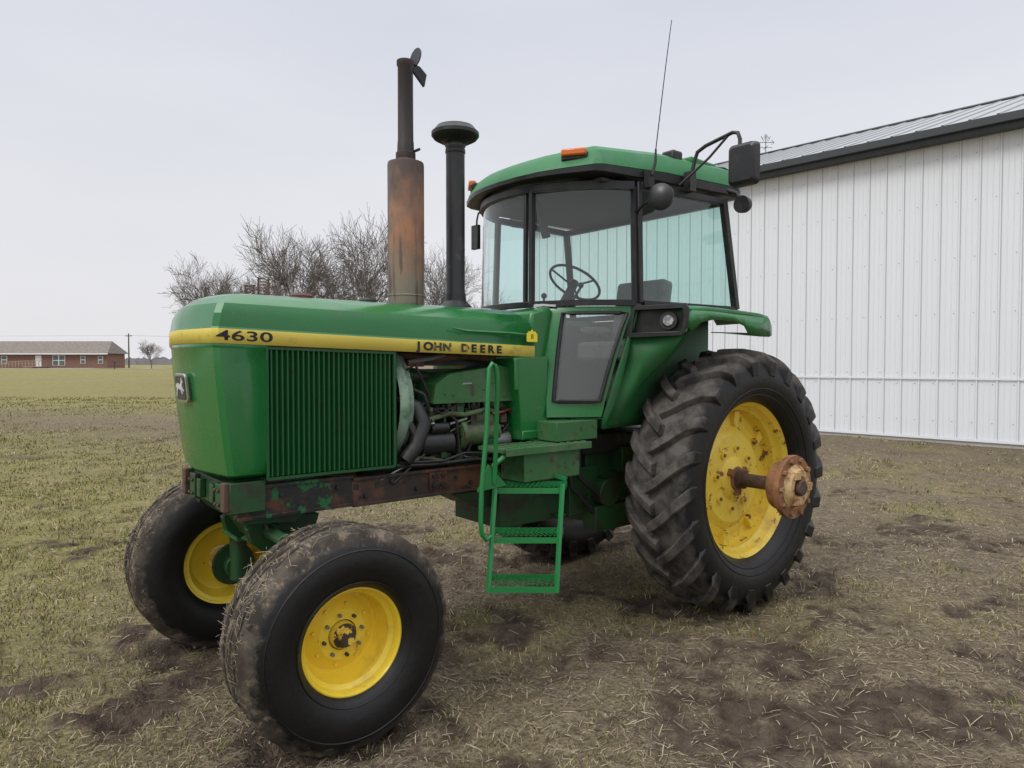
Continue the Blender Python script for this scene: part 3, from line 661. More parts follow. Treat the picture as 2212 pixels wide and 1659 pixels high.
# muffler etc
mb=MB();mb.lathe([(.07,1.93),(.100,1.945),(.103,1.97),(.103,2.73),(.100,2.745),(.055,2.76),(.05,2.80)],(2.02,0,0),'z',40,0)
mb.lathe([(.104,1.99),(.1065,1.995),(.104,2.0)],(2.02,0,0),'z',40,0)
mu=mb.build('muffler',m_muf,T,ang=30)
mb=MB();mb.lathe([(.05,2.75),(.056,2.77),(.056,2.80),(.048,2.805),(.046,2.86),(.044,2.87),(.043,3.28),(.049,3.29),(.049,3.315),(.043,3.315),(.040,3.2)],(2.02,0,0),'z',28)
mb.cyl((1.985,.03,2.81),(1.985,.09,2.81),.008,n=6)
mb.build('exhaust_pipe',m_pipe,mu)
mb=MB()
c=Vector((1.95,.0,3.352));nrm=Vector((.86,.02,.12)).normalized()
mb.cyl(c,c+nrm*.006,.056,n=28);mb.tube([c+nrm*-.004,(1.958,.0,3.30),(1.962,0,3.285)],.012,6)
mb.prism([(1.975,3.31),(1.975,3.27),(1.90,3.20),(1.885,3.27),(1.93,3.305)],'y',-.006,.012)
mb.build('rain_cap',m_black,mu)
mb=MB();mb.lathe([(.105,1.93),(.10,1.95),(.066,1.985),(.060,2.02),(.060,2.03),(.056,2.04),(.056,2.86),(.060,2.865),(.060,2.885),(.056,2.89),(.056,2.93)],(1.678,0,0),'z',36)
it=mb.build('air_intake_stack',m_blackm,T,ang=30)
mb=MB();mb.lathe([(.05,2.92),(.075,2.925),(.13,2.955),(.142,2.965),(.142,2.985),(.135,2.99),(.11,3.02),(.06,3.037),(.001,3.04)],(1.678,0,0),'z',48)
for k in range(48):
    a=2*math.pi*k/48;mb.tube([(1.678+.085*math.cos(a),.085*math.sin(a),2.929),(1.678+.13*math.cos(a),.13*math.sin(a),2.953)],.003,3)
mb.build('intake_cap',m_blackm,it,ang=30)
mb=MB();mb.lathe([(.058,0),(.062,.004),(.058,.012)],(1.678,0,2.90),'z',36);mb.build('intake_clamp',m_zinc,it)
mb=MB();mb.lathe([(.06,1.935),(.06,1.955),(.05,1.965),(.02,1.97),(.001,1.97)],(2.66,.03,0),'z',24);mb.build('radiator_cap',m_red,T)
mb=MB();mb.lathe([(.05,1.935),(.05,1.955),(.04,1.965),(.001,1.968)],(2.28,.03,0),'z',24);mb.build('fuel_cap',m_blackm,T)
# ------------------------------------------------------------------ CAB
ARC=[(.85,.685),(.98,.61),(1.09,.505),(1.18,.37),(1.25,.2),(1.28,.03),(1.275,-.14),(1.23,-.31),(1.13,-.47),(1.0,-.60),(.85,-.685)]
def dens(pl,k=4):
    out=[]
    n=len(pl)
    for i in range(n-1):
        p0=pl[max(i-1,0)];p1=pl[i];p2=pl[i+1];p3=pl[min(i+2,n-1)]
        for j in range(k):
            t=j/k
            out.append(tuple(.5*((2*p1[a])+(-p0[a]+p2[a])*t+(2*p0[a]-5*p1[a]+4*p2[a]-p3[a])*t*t+(-p0[a]+3*p1[a]-3*p2[a]+p3[a])*t**3) for a in(0,1)))
    out.append(pl[-1]);return out
A=dens(ARC,4)
ZB,ZT=1.975,2.70
def top(p): return (p[0]-.01,p[1]*.965)
iD=16
cabf=MB()
def post(pb,pt,r=.024,zb=ZB,zt=ZT,m=0): cabf.tube([(pb[0],pb[1],zb),(pt[0],pt[1],zt)],r,4,m)
def curve(pl,z,r,m=0,tp=False,off=0): cabf.tube([((top(p) if tp else p)[0],(top(p) if tp else p)[1],z) for p in pl],r,4,m)
curve(A[iD:],ZB,.026);curve(A,ZT-.02,.032,tp=True)
post(A[iD+1],top(A[iD+1]),.018)
for s_ in(1,-1):
    post((.825,s_*.70),(.815,s_*.675),.026);post((-.07,s_*.775),(.04,s_*.745),.03)
    cabf.tube([(.80,s_*.705,ZB),(-.07,s_*.775,ZB)],.026,4);cabf.tube([(.80,s_*.675,ZT-.02),(.04,s_*.745,ZT-.02)],.030,4)
cabf.tube([(-.07,.775,ZB),(-.07,-.775,ZB)],.03,4);cabf.tube([(.04,.745,ZT-.02),(.04,-.745,ZT-.02)],.03,4)
cab=cabf.build('cab_frame',m_black,T,bevel=.004)
def sheet(name,bot,topp,mat,parent,zb=ZB,zt=ZT):
    mb=MB();n=5;rows=[]
    for k in range(n+1):
        t=k/n;rows.append([(lerp(b[0],c[0],t),lerp(b[1],c[1],t),lerp(zb,zt,t)) for b,c in zip(bot,topp)])
    mb.loft(rows);return mb.build(name,mat,parent,ang=60)
sheet('windshield',A[iD:],[top(p) for p in A[iD:]],m_glassw,T)
for s_ in(1,-1): sheet('side_window',[(.82,s_*.70),(-.06,s_*.775)],[(.815,s_*.675),(.045,s_*.745)],m_glass,T)
sheet('rear_window',[(-.07,.76),(-.07,-.76)],[(.04,.73),(.04,-.73)],m_glass,T)
door=MB()
up=A[:iD+1]
door.tube([(p[0]+.006,p[1]+.006,ZB) for p in up],.024,4,1);door.tube([((p[0]+.004)-.01,(p[1]+.006)*.965,ZT-.03) for p in up],.022,4,1)
door.tube([(up[0][0],up[0][1]+.004,ZB),(up[0][0]-.01,(up[0][1]+.004)*.965,ZT-.03)],.024,4,1);door.tube([(up[-1][0]+.006,up[-1][1]+.01,ZB),(up[-1][0]-.004,(up[-1][1]+.01)*.965,ZT-.03)],.020,4,1)
def arcp(s):
    f=(1-s)*14;i=min(int(f),len(up)-2);f-=i;return (lerp(up[i][0],up[i+1][0],f),lerp(up[i][1],up[i+1][1],f))
def dp(s,t):
    a=arcp(s);b=(lerp(1.315,1.03,s),lerp(.415,.585,s));tt=t**.8
    return (lerp(a[0],b[0],tt)+.01,lerp(a[1],b[1],tt)+.008,lerp(1.953,1.295,t))
tv=[0,.03,.06,.2,.4,.6,.86,.93,1]
rowsL=[]
for t in tv:
    sL=lerp(.20,.10,t);sR=lerp(.93,.90,t)
    ss=[0,sL*.5,sL]+[lerp(sL,sR,k/8) for k in range(1,9)]+[(1+sR)/2,1]
    rowsL.append([dp(s,t) for s in ss])
n=len(rowsL[0]);o=len(door.v)
for r in rowsL: door.v+=r
for i in range(len(rowsL)-1):
    for k in range(n-1):
        if 2<=i<6 and 2<=k<10: continue
        door.f.append([o+i*n+k,o+i*n+k+1,o+(i+1)*n+k+1,o+(i+1)*n+k]);door.m.append(0)
fr=[rowsL[2][k] for k in range(2,11)]+[rowsL[i][10] for i in range(3,7)]+[rowsL[6][k] for k in range(9,1,-1)]+[rowsL[i][2] for i in range(5,2,-1)]
fr=[(x+.004,y+.006,z) for x,y,z in fr]
door.tube(fr,.012,6,1,closed=True)
D_=door.build('cab_door',[m_green,m_black],T,ang=30)
mb=MB();mb.loft([[rowsL[i][k] for k in range(2,11)] for i in range(2,7)]);mb.build('door_lower_window',m_glass2,D_)
sheet('door_window',up,[top(p) for p in up],m_glassw,D_)
mb=MB();mb.tube([(1.262,.262,1.962),(1.235,.30,1.965),(1.20,.37,1.958)],[.012,.010,.012],8);mb.cyl((1.262,.255,1.962),(1.245,.235,1.962),.014,n=10);mb.build('door_handle',m_chrome,D_)
mb=MB()
for q in(1,-1):
    mb.loft([[(.84,q*.70,1.95),(1.02,q*.585,1.29),(1.02,q*.575,1.22)],[(.79,q*.60,1.95),(.90,q*.56,1.29),(.90,q*.555,1.22)],[(.70,q*.535,1.95),(.80,q*.535,1.29),(.80,q*.535,1.22)],[(-.1,q*.535,1.95),(-.1,q*.535,1.29),(-.1,q*.535,1.22)]])
mb.loft([[(-.1,.535,1.95),(-.1,-.535,1.95)],[(-.1,.535,1.22),(-.1,-.535,1.22)]])
mb.loft([[(p[0],p[1],1.95) for p in A[-17:]],[(lerp(1.3,1.03,k/16),lerp(-.3,-.58,k/16),1.28) for k in range(17)]])
body=mb.build('cab_lower_body',m_greenflat,T,ang=35,solid=.01)
mb=MB();mb.box((.5,0,1.25),(1.15,1.06,.05));mb.box((.98,0,1.27),(.34,.9,.05));mb.build('cab_floor',m_greendk,T)
for s_ in(1,-1):
    mb=MB();secs=[]
    for x,z,yo in((.70,1.925,.93),(.66,1.955,.95),(.5,1.957,.965),(.2,1.952,.972),(-.05,1.944,.975),(-.16,1.93,.97),(-.20,1.89,.96)):
        secs.append([(x,s_*.54,z-.005),(x,s_*(yo-.05),z),(x,s_*(yo-.012),z-.008),(x,s_*yo,z-.03)])
    mb.loft(secs)
    lip=[(.70,.945,1.90,1.83),(.66,.955,1.925,1.80),(.58,.962,1.927,1.855),(.45,.967,1.927,1.88),(.25,.972,1.92,1.875),(.14,.974,1.918,1.85),(.10,.975,1.916,1.805),(-.05,.976,1.914,1.79),(-.16,.972,1.90,1.79),(-.20,.962,1.86,1.80)]
    mb.loft([[(x,s_*y,zt) for x,y,zt,zb in lip],[(x,s_*(y+.002),zb) for x,y,zt,zb in lip]])
    mb.loft([[(.10,s_*.975,1.805),(-.05,s_*.976,1.79),(-.16,s_*.972,1.79)],[(.10,s_*.7,1.82),(-.05,s_*.7,1.82),(-.16,s_*.7,1.82)]])
    fe=mb.build('fender',m_green,T,ang=40,solid=.006)
    mb=MB();F=[(.868,.665),(.70,.962)]
    def fp(a,z,o=0): return (lerp(F[0][0],F[1][0],a)+o*.87,s_*(lerp(F[0][1],F[1][1],a)+o*.45),z)
    outl=[(-.16,1.765),(-.02,1.955),(.97,1.965),(1.02,1.93),(.97,1.80),(.90,1.775)]
    inl=[(.04,1.795),(.10,1.93),(.90,1.935),(.94,1.91),(.90,1.82),(.85,1.80)]
    mb.loft([[fp(a,z,-.02) for a,z in outl],[fp(a,z,.02) for a,z in outl],[fp(a,z,.022) for a,z in inl],[fp(a,z,-.06) for a,z in inl]],closed=True)
    mb.add([fp(a,z,-.06) for a,z in inl],[list(range(6))])
    mb.build('headlight_bezel',m_black,fe,bevel=.003,ang=30)
    mb=MB();cc=Vector(fp(.66,1.866,-.035));nn_=Vector((.87,s_*.45,0))
    mb.cyl(cc-nn_*.02,cc+nn_*.035,.052,n=24,m=0);mb.cyl(cc+nn_*.030,cc+nn_*.045,.044,.030,n=24,m=1)
    mb.build('headlight',[m_blackm,m_lens],fe)
    mb=MB();mb.loft([[fp(-.05,1.768,-.015),fp(.45,1.775,-.02),fp(.93,1.79,-.03)],[(.86,s_*.60,1.62),(.80,s_*.72,1.64),(.72,s_*.86,1.68)],[(.90,s_*.575,1.48),(.84,s_*.64,1.48),(.79,s_*.68,1.49)],[(.98,s_*.575,1.24),(.93,s_*.59,1.24),(.90,s_*.60,1.24)]]);mb.tube([(.60,s_*.62,1.55),(.52,s_*.90,1.87)],.018,6);mb.build('fender_front_panel',m_greenflat,fe,solid=.006)
# roof
RP=[(1.345,0),(1.335,.16),(1.305,.31),(1.245,.45),(1.145,.62),(1.095,.652),(.6,.715),(.1,.770),(-.08,.785),(-.14,.76),(-.16,.4),(-.16,0)]
RP=RP+[(x,-y) for x,y in reversed(RP[1:-1])]
def inset(pl,d):
    n=len(pl);out=[]
    for i in range(n):
        p0=Vector(pl[i-1]);p1=Vector(pl[i]);p2=Vector(pl[(i+1)%n]);t=((p1-p0).normalized()+(p2-p1).normalized()).normalized()
        nrm=Vector((-t.y,t.x));out.append((p1.x+nrm.x*d,p1.y+nrm.y*d))
    return out
mb=MB();rows=[]
for z,d in((2.715,.11),(2.722,.012),(2.732,0),(2.782,-.002),(2.786,.008),(2.790,.004),(2.846,.018),(2.905,.055),(2.936,.11),(2.950,.30)):
    q_=inset(RP,d);rows.append([(x,y,z-max(x-.85,0)*.17*max(0,min(1,(z-2.72)/.15))) for x,y in q_])
mb.loft(rows,mf=[1,1,1,1,0,0,0,0,0],closed=True)
mb.add(rows[-1],[list(range(len(RP)))],0);mb.add(rows[0],[list(range(len(RP)))],1)
roof=mb.build('cab_roof',[m_greenroof,m_black],T,ang=22)
mb=MB();mb.box((.16,.60,2.928),(.30,.16,.05),0,Matrix.Rotation(R(4),3,'Z'));mb.box((.42,.62,2.925),(.10,.10,.09),1)
mb.box((.05,.2,2.93),(.25,.7,.06),0);mb.build('roof_blower_housing',[m_greenroof,m_black],roof,bevel=.015)
for s_ in(1,-1):
    mb=MB();mb.box((1.185,s_*.505,2.848),(.05,.15,.042),0,Matrix.Rotation(s_*R(33),3,'Z'));mb.box((1.168,s_*.495,2.828),(.05,.16,.05),1,Matrix.Rotation(s_*R(33),3,'Z'));mb.build('marker_light',[m_orange,m_black],roof,bevel=.01)
mb=MB();mb.box((.55,0,2.700),(1.0,1.2,.02));mb.build('headliner',m_darkint,cab)
mb=MB()
rot=Matrix.Rotation(R(-35),3,'Y');cc=Vector((.70,0.02,2.165))
mb.tube([cc+rot@Vector((.185*math.cos(a),.185*math.sin(a),0)) for a in [2*math.pi*k/32 for k in range(32)]],.010,8,closed=True)
for a in(90,210,330): mb.tube([cc+rot@Vector((0,0,-.03)),cc+rot@Vector((.185*math.cos(R(a)),.185*math.sin(R(a)),0))],.008,6)
mb.cyl(cc+rot@Vector((0,0,.01)),cc+rot@Vector((0,0,-.06)),.03,n=16);mb.tube([cc,(.86,.02,1.95),(.98,.02,1.5)],.03,10)
mb.box((1.08,0,1.78),(.16,.5,.34));mb.tube([(.82,.1,2.0),(.78,.16,2.12)],.01,6);mb.sphere((.78,.16,2.13),.02)
mb.tube([(.86,.02,1.95),(.82,.1,2.0)],.01,6)
mb.build('steering_column',m_black,T,bevel=.004)
mb=MB();mb.box((.18,0,1.70),(.48,.50,.14));mb.box((-.02,0,1.98),(.12,.46,.50),0,Matrix.Rotation(R(-10),3,'Y'));mb.box((.18,.27,1.86),(.32,.06,.06));mb.box((.18,-.27,1.86),(.32,.06,.06));mb.cyl((.18,0,1.3),(.18,0,1.64),.12,n=12);mb.build('operator_seat',m_seat,T,bevel=.035)
mb=MB();mb.box((.45,-.42,1.60),(.7,.18,.6));mb.tube([(.6,-.40,1.88),(.62,-.38,2.1)],.01,6);mb.sphere((.62,-.38,2.11),.022);mb.tube([(.5,-.40,1.88),(.5,-.38,2.05)],.01,6)
mb.build('control_console',m_darkint,T,bevel=.02)
mb=MB();mb.tube([(1.02,.0,2.67),(1.0,.02,2.55),(.98,.04,2.44)],[.012,.03,.03],8);mb.build('wiper_motor',m_darkint,cab)
# mirrors, antenna, lights
mb=MB()
mb.tube([(.42,.72,2.70),(.41,.76,2.78),(.40,.78,2.88),(.40,.80,2.93),(.40,.86,2.955),(.40,1.05,2.99),(.40,1.085,2.98),(.40,1.10,2.94),(.40,1.10,2.73)],.012,8)
mb.tube([(.50,.74,2.72),(.42,.9,2.87),(.40,1.02,2.98)],.008,6);mb.box((.42,.76,2.75),(.06,.05,.12))
ma=mb.build('mirror_arm',m_blackm,T)
mb=MB();P_=rrect(.185,.25,.03);rows=[]
for d,x in((0,.375),(0.0,.385),(-.012,.42),(-.05,.432)):
    rows.append([(x,1.125+a*(1+d*4),2.785+b*(1+d*4)) for a,b in P_])
mb.loft(rows,closed=True);mb.add(rows[-1],[list(range(len(P_)))]);mb.add([(p[0]-.001,p[1],p[2]) for p in rows[0]],[list(range(len(P_)))],1)
mb.build('mirror_head',[m_black,m_chrome],ma,ang=30)
mb=MB();mb.tube([(.84,.69,2.52),(.86,.76,2.55),(.85,.82,2.575),(.83,.85,2.58)],.009,8);c0=Vector((.845,.865,2.578));nd=Vector((.9,.3,.05)).normalized()
mb.cyl(c0-nd*.02,c0,.078,n=28);mb.cyl(c0,c0+nd*.02,.078,.05,n=28)
mb.build('round_mirror',m_black,T,ang=40)
mb=MB();mb.tube([(1.0,-.62,2.70),(.98,-.70,2.72),(.95,-.76,2.68),(.93,-.79,2.60),(.93,-.79,2.48)],.008,6);mb.box((.93,-.80,2.56),(.03,.08,.18));mb.build('far_mirror',m_blackm,T,bevel=.008)
mb=MB();mb.box((.76,.715,2.72),(.05,.04,.10));mb.tube([(.76,.735,2.74),(.735,.74,2.82),(.73,.74,2.90)],[.012,.01,.006],8);mb.tube([(.73,.74,2.9),(.65,.745,3.4),(.60,.75,3.70)],[.0035,.003,.0025],6);mb.build('radio_antenna',m_blackm,T)
mb=MB();mb.tube([(.05,.76,2.76),(-.02,.80,2.74),(-.03,.83,2.68)],.014,8);c0=Vector((-.03,.86,2.655));mb.lathe([(.001,-.05),(.03,-.045),(.052,-.01),(.058,.03),(.056,.04),(.001,.035)],c0,'x',24);mb.build('work_light',m_blackm,T)
# lot tag
pl=[(-.05,-.035),(.05,-.035),(.05,.02),(.03,.04),(.012,.04),(.0,.055),(-.012,.04),(-.03,.04),(-.05,.02)]
pl=[(a*.8,b_*.8) for a,b_ in pl]
Tm=Matrix.Translation((0.955,5.34,-.01))@Matrix.Rotation(R(219.6),4,'Z')
ex_=(Tm.to_3x3()@Vector((-1,0,0)));ez_=Vector((0,0,1));o_=Tm@Vector((1.44,.425,1.765))
m_tag=MAT('yellow_plastic_tag',(.85,.68,.03),.5)
nrm_=ex_.cross(ez_)
tg=MB();vs=[o_+ex_*a+ez_*b_ for a,b_ in pl]+[o_+ex_*a+ez_*b_-nrm_*.002 for a,b_ in pl];n=len(pl)
tg.add(vs,[list(range(n)),list(range(2*n-1,n-1,-1))]+[(i,(i+1)%n,n+(i+1)%n,n+i) for i in range(n)])
tgo=tg.build('lot_tag',m_tag);tgo['label']='yellow plastic lot tag numbered eight hanging on the hood';tgo['category']='tag'
text('8',m_ink,'tag_number',tgo,o_+nrm_*.001,ex_,ez_,.03)
# ------------------------------------------------------------------ SHED
m_wall=MAT('white_steel_siding',(.74,.76,.785),.45,vary=.01)
m_rib_shade=MAT('white_steel_rib_shade',(.55,.57,.60),.5,vary=.01)  # rib flanks: the siding white with shade put into the colour
m_roofm=MAT('galvanised_roof_sheet',(.34,.35,.36),.6,vary=.05)
m_roofr_shade=MAT('galvanised_roof_rib_shade',(.22,.23,.24),.6,vary=.05)  # ribs drawn darker than the sheet, relief shading put into the colour
m_dk=MAT('charcoal_trim',(.035,.04,.045),.5)
m_conc=MAT('concrete',(.42,.40,.36),.9,bumps=(20,.3))
P0=Vector((22.28-.9536*3.5,3.5,0));P1=Vector((22.28-.9536*22.9,22.9,0))
wd=(P1-P0);WL=wd.length;wd.normalize();wn=Vector((-wd.y,wd.x,0))
if wn.x<0: wn=-wn
S=empty('machine_shed',P0,0,'long white ribbed steel shed with charcoal eaves on grass','building')
def W(s,n_,z): p=wd*s+wn*n_;return (p.x,p.y,z)
mb=MB();EZ=6.0
prof=[];pm=[];s=0
while s<WL:
    for ds,dn,mm_ in((0,0,1),(.014,-.030,0),(.040,-.030,1),(.054,0,0),(.14,0,0),(.148,-.008,0),(.158,-.008,0),(.166,0,0),(.24,0,0),(.248,-.008,0),(.258,-.008,0),(.266,0,0)):
        if s+ds<WL: prof.append((s+ds,dn));pm.append(mm_)
    s+=.34
prof.append((WL,0))
o=len(mb.v);n=len(prof)
for z in(.10,EZ): mb.v+=[W(a,b_,z) for a,b_ in prof]
for k in range(n-1): mb.f.append([o+k,o+k+1,o+n+k+1,o+n+k]);mb.m.append(2 if pm[k] else 0)
BW=12.4
mb.add([W(0,0,.1),W(0,BW,.1),W(0,BW,EZ),W(0,BW/2,8.3),W(0,0,EZ)],[(0,1,2,3,4)]);mb.add([W(WL,0,.1),W(WL,BW,.1),W(WL,BW,EZ),W(WL,BW/2,8.3),W(WL,0,EZ)],[(0,1,2,3,4)]);mb.add([W(0,BW,.1),W(WL,BW,.1),W(WL,BW,EZ),W(0,BW,EZ)],[(0,1,2,3)])
for zr in(.45,1.2,1.42,2.6,3.7,4.8,5.7):
    s=.10
    while s<WL:
        mb.add([W(s-.008,-.010,zr-.008),W(s+.008,-.010,zr-.008),W(s+.008,-.010,zr+.008),W(s-.008,-.010,zr+.008)],[(0,1,2,3)],1);s+=.34
mb.build('wall',[m_wall,m_zinc,m_rib_shade],S,recalc=False,ang=15)
mb=MB();
def bx(s0,s1,n0,n1,z0,z1,m=0):
    mb.add([W(s,n_,z) for s in(s0,s1) for n_ in(n0,n1) for z in(z0,z1)],[(0,1,3,2),(4,6,7,5),(0,4,5,1),(2,3,7,6),(0,2,6,4),(1,5,7,3)],m)
bx(0,WL,-.042,-.031,1.29,1.325);bx(0,WL,-.045,-.031,.08,.13);mb.build('wall_trim',m_wall,S)
mb=MB();bx(0,WL,-.01,.1,-.2,.095);mb.build('foundation',m_conc,S)
mb=MB();bx(-.3,WL+.3,-.30,-.032,5.98,6.0);bx(-.3,WL+.3,-.36,-.30,5.97,6.20);bx(-.3,WL+.3,-.46,-.362,6.06,6.22)
mb.build('gutter',m_dk,S,bevel=.01)
mb=MB();RZ=8.50;rr=[]
prof=[];pm=[];s=-.35
while s<WL+.35:
    for ds,dz,q in((0,0,1),(.02,.025,1),(.05,.025,1),(.07,0,0)): prof.append((s+ds,dz));pm.append(q)
    s+=.46
for n_,z in((-.42,6.22),(BW/2,RZ),(BW+.42,6.22)): rr.append([W(a,n_,z+d) for a,d in prof])
n=len(prof);o=len(mb.v)
for r in rr: mb.v+=r
for i in(0,1):
    for k in range(n-1): mb.f.append([o+i*n+k,o+i*n+k+1,o+(i+1)*n+k+1,o+(i+1)*n+k]);mb.m.append(pm[k])
mb.build('roof',[m_roofm,m_roofr_shade],S,ang=20)
mb=MB()
for n0,z0,n1,z1 in((-.42,6.17,BW/2,RZ-.03),(BW+.42,6.17,BW/2,RZ-.03)):
    for s in(-.36,WL+.36): mb.tube([W(s,n0,z0),W(s,n1,z1)],.06,4)
mb.tube([W(-.35,BW/2,RZ+.03),W(WL+.35,BW/2,RZ+.03)],.04,6);mb.build('roof_edge_trim',m_dk,S)
best=1e9
for k in range(400):
    s=WL*k/400;p=P0+Vector(W(s,BW/2,0));u=1106+1534*p.x/p.y
    if abs(u-1648)<best:best=abs(u-1648);sv=s
vb=P0+Vector(W(sv,BW/2,RZ))
K=.62
def V3(x,y,z): return vb+Vector((x,y,z))*K
mb=MB();mb.tube([V3(0,0,0),V3(0,0,1.0)],.012,5);
for d in((1,0),(0,1)): mb.tube([V3(d[0]*.35,d[1]*.35,.35),V3(-d[0]*.35,-d[1]*.35,.35)],.009,4)
mb.tube([V3(-.42,0,.62),V3(.42,0,.62)],.011,4);mb.tube([V3(.3,0,.74),V3(.45,0,.62),V3(.3,0,.5)],.010,4)
mb.tube([V3(-.25,0,.95),V3(-.12,0,.70),V3(0,0,.98),V3(.12,0,.70),V3(.25,0,.95)],.010,4);mb.tube([V3(-.2,0,.80),V3(0,0,1.06),V3(.2,0,.80)],.009,4)
wv=mb.build('weather_vane',m_dk);wv['label']='dark metal weather vane with arrow on shed ridge';wv['category']='weather vane'
# ------------------------------------------------------------------ HOUSE
def brickmat():
    m,nt,b=newmat('red_brown_brick');tc=NN(nt,'ShaderNodeTexCoord');mp=NN(nt,'ShaderNodeMapping');mp.inputs['Rotation'].default_value=(R(90),0,0)
    nt.links.new(tc.outputs['Object'],mp.inputs[0]);br=NN(nt,'ShaderNodeTexBrick');nt.links.new(mp.outputs[0],br.inputs[0])
    br.inputs['Color1'].default_value=(.25,.11,.085,1);br.inputs['Color2'].default_value=(.15,.075,.06,1);br.inputs['Mortar'].default_value=(.28,.23,.2,1);br.inputs['Scale'].default_value=2.2
    c=mixc(nt,math_(nt,'MULTIPLY',noise(nt,.6,4),.5),br.outputs[0],(.28,.15,.12));nt.links.new(c,b.inputs[0]);b.inputs['Roughness'].default_value=.9;return m
m_brick=brickmat();m_shingle=MAT('brown_shingle',(.17,.145,.13),.9,layers=[((.22,.19,.17),3,.45,.6)])
m_win=MAT('dark_window_glass',(.10,.13,.14),.1);m_deck=MAT('tan_timber',(.38,.29,.22),.85)
HX0,HX1,HY=-110,-73.6,130
H=empty('brick_house',((HX0+HX1)/2,HY,.75),0,'single storey red brick ranch house with brown shingle roof','house')
hw=(HX1-HX0)/2
mb=MB();mb.box((0,3.0,1.4),(2*hw-1,6,2.8));mb.build('wall',m_brick,H)
mb=MB();a=hw;mb.add([(-a,-.7,2.75),(a,-.7,2.75),(a,6.7,2.75),(-a,6.7,2.75),(-a+2.2,3.0,5.1),(a-1.2,3.0,5.1)],[(0,1,5,4),(1,2,5),(2,3,4,5),(3,0,4),(0,3,2,1)]);mb.build('roof',m_shingle,H)
mb=MB();mb.box((0,-.72,2.68),(2*a+.05,.06,.22));mb.build('fascia',m_white,H)
def ux(u,D=130.): return D*(u-1106)/1534.-(HX0+HX1)/2
for u,wd_,hh,zc in((10,1.1,1.5,1.6),(128,2.3,1.9,1.5),(180,.9,1.4,1.6),(218,.9,1.4,1.6)):
    mb=MB();mb.box((ux(u),-.03,zc),(wd_,.1,hh));w=mb.build('window_frame',m_white,H)
    mb=MB()
    k=2 if wd_>2 else 1
    for j in range(k):
        for jj in(0,1): mb.box((ux(u)+(j-(k-1)/2)*wd_/k,-.09,zc+(jj-.5)*hh/2),(wd_/k-.22,.04,hh/2-.16))
    mb.build('window_pane',m_win,w)
mb=MB();mb.box((ux(84),-.04,1.3),(1.1,.1,2.2));mb.build('door',m_white,H)
mb=MB();mb.box((ux(88),-1.3,.35),(3.2,2.4,.12));mb.add([(ux(70),-2.5,.38),(ux(70),-1.3,.38),(ux(5),-1.3,.02),(ux(5),-2.5,.02)],[(0,1,2,3)])
for k in range(15):
    x=lerp(ux(5),ux(104),k/14);z=.38 if x>ux(70) else lerp(.02,.38,(x-ux(5))/(ux(70)-ux(5)));mb.box((x,-2.5,z+.5),(.09,.09,1.0))
mb.tube([(ux(5),-2.5,1.0),(ux(70),-2.5,1.38),(ux(104),-2.5,1.38)],.06,4);mb.tube([(ux(5),-2.5,.6),(ux(70),-2.5,.95),(ux(104),-2.5,.95)],.04,4);mb.tube([(ux(104),-2.5,1.38),(ux(104),-.3,1.38)],.06,4)
mb.build('ramp_deck',m_deck,H)
m_grav=MAT('pale_gravel',(.38,.35,.30),.95)
mb=MB();XX=np.linspace(-130,-58,60)
mb.loft([[(x,y0,float(gh(np.array(x),np.array(y0)))+.06) for x in XX] for y0 in(115.,118.,121.,124.)])
rd=mb.build('road',m_grav);rd['kind']='structure'
m_wood=MAT('weathered_pole_wood',(.09,.075,.06),.9)
pxx=140*(279-1106)/1534.
mb=MB();mb.cyl((pxx,140,.5),(pxx,140,7.6),.16,.11,n=8);mb.box((pxx,140,7.1),(1.2,.1,.12))
for d in(-.5,.5): mb.tube([(pxx+d-60,132,7.4),(pxx+d-30,136,6.9),(pxx+d,140,7.2),(pxx+d+30,160,6.9),(pxx+d+60,190,7.4)],.012,4,caps=False)
for d in(-.5,0,.5): mb.cyl((pxx+d,140,7.15),(pxx+d,140,7.3),.05,n=6)
po=mb.build('utility_pole',m_wood);po['label']='wooden utility pole carrying thin wires beside brick house';po['category']='utility pole'
mbx=112*(248-1106)/1534.
mb=MB();mb.box((mbx,112,1.25),(.1,.1,1.0));mb.sphere((mbx,112,1.95),(.12,.28,.12));mb.box((mbx,112,1.86),(.24,.56,.2));mm=mb.build('mailbox',m_dk);mm['label']='dark mailbox on post beside gravel driveway';mm['category']='mailbox'
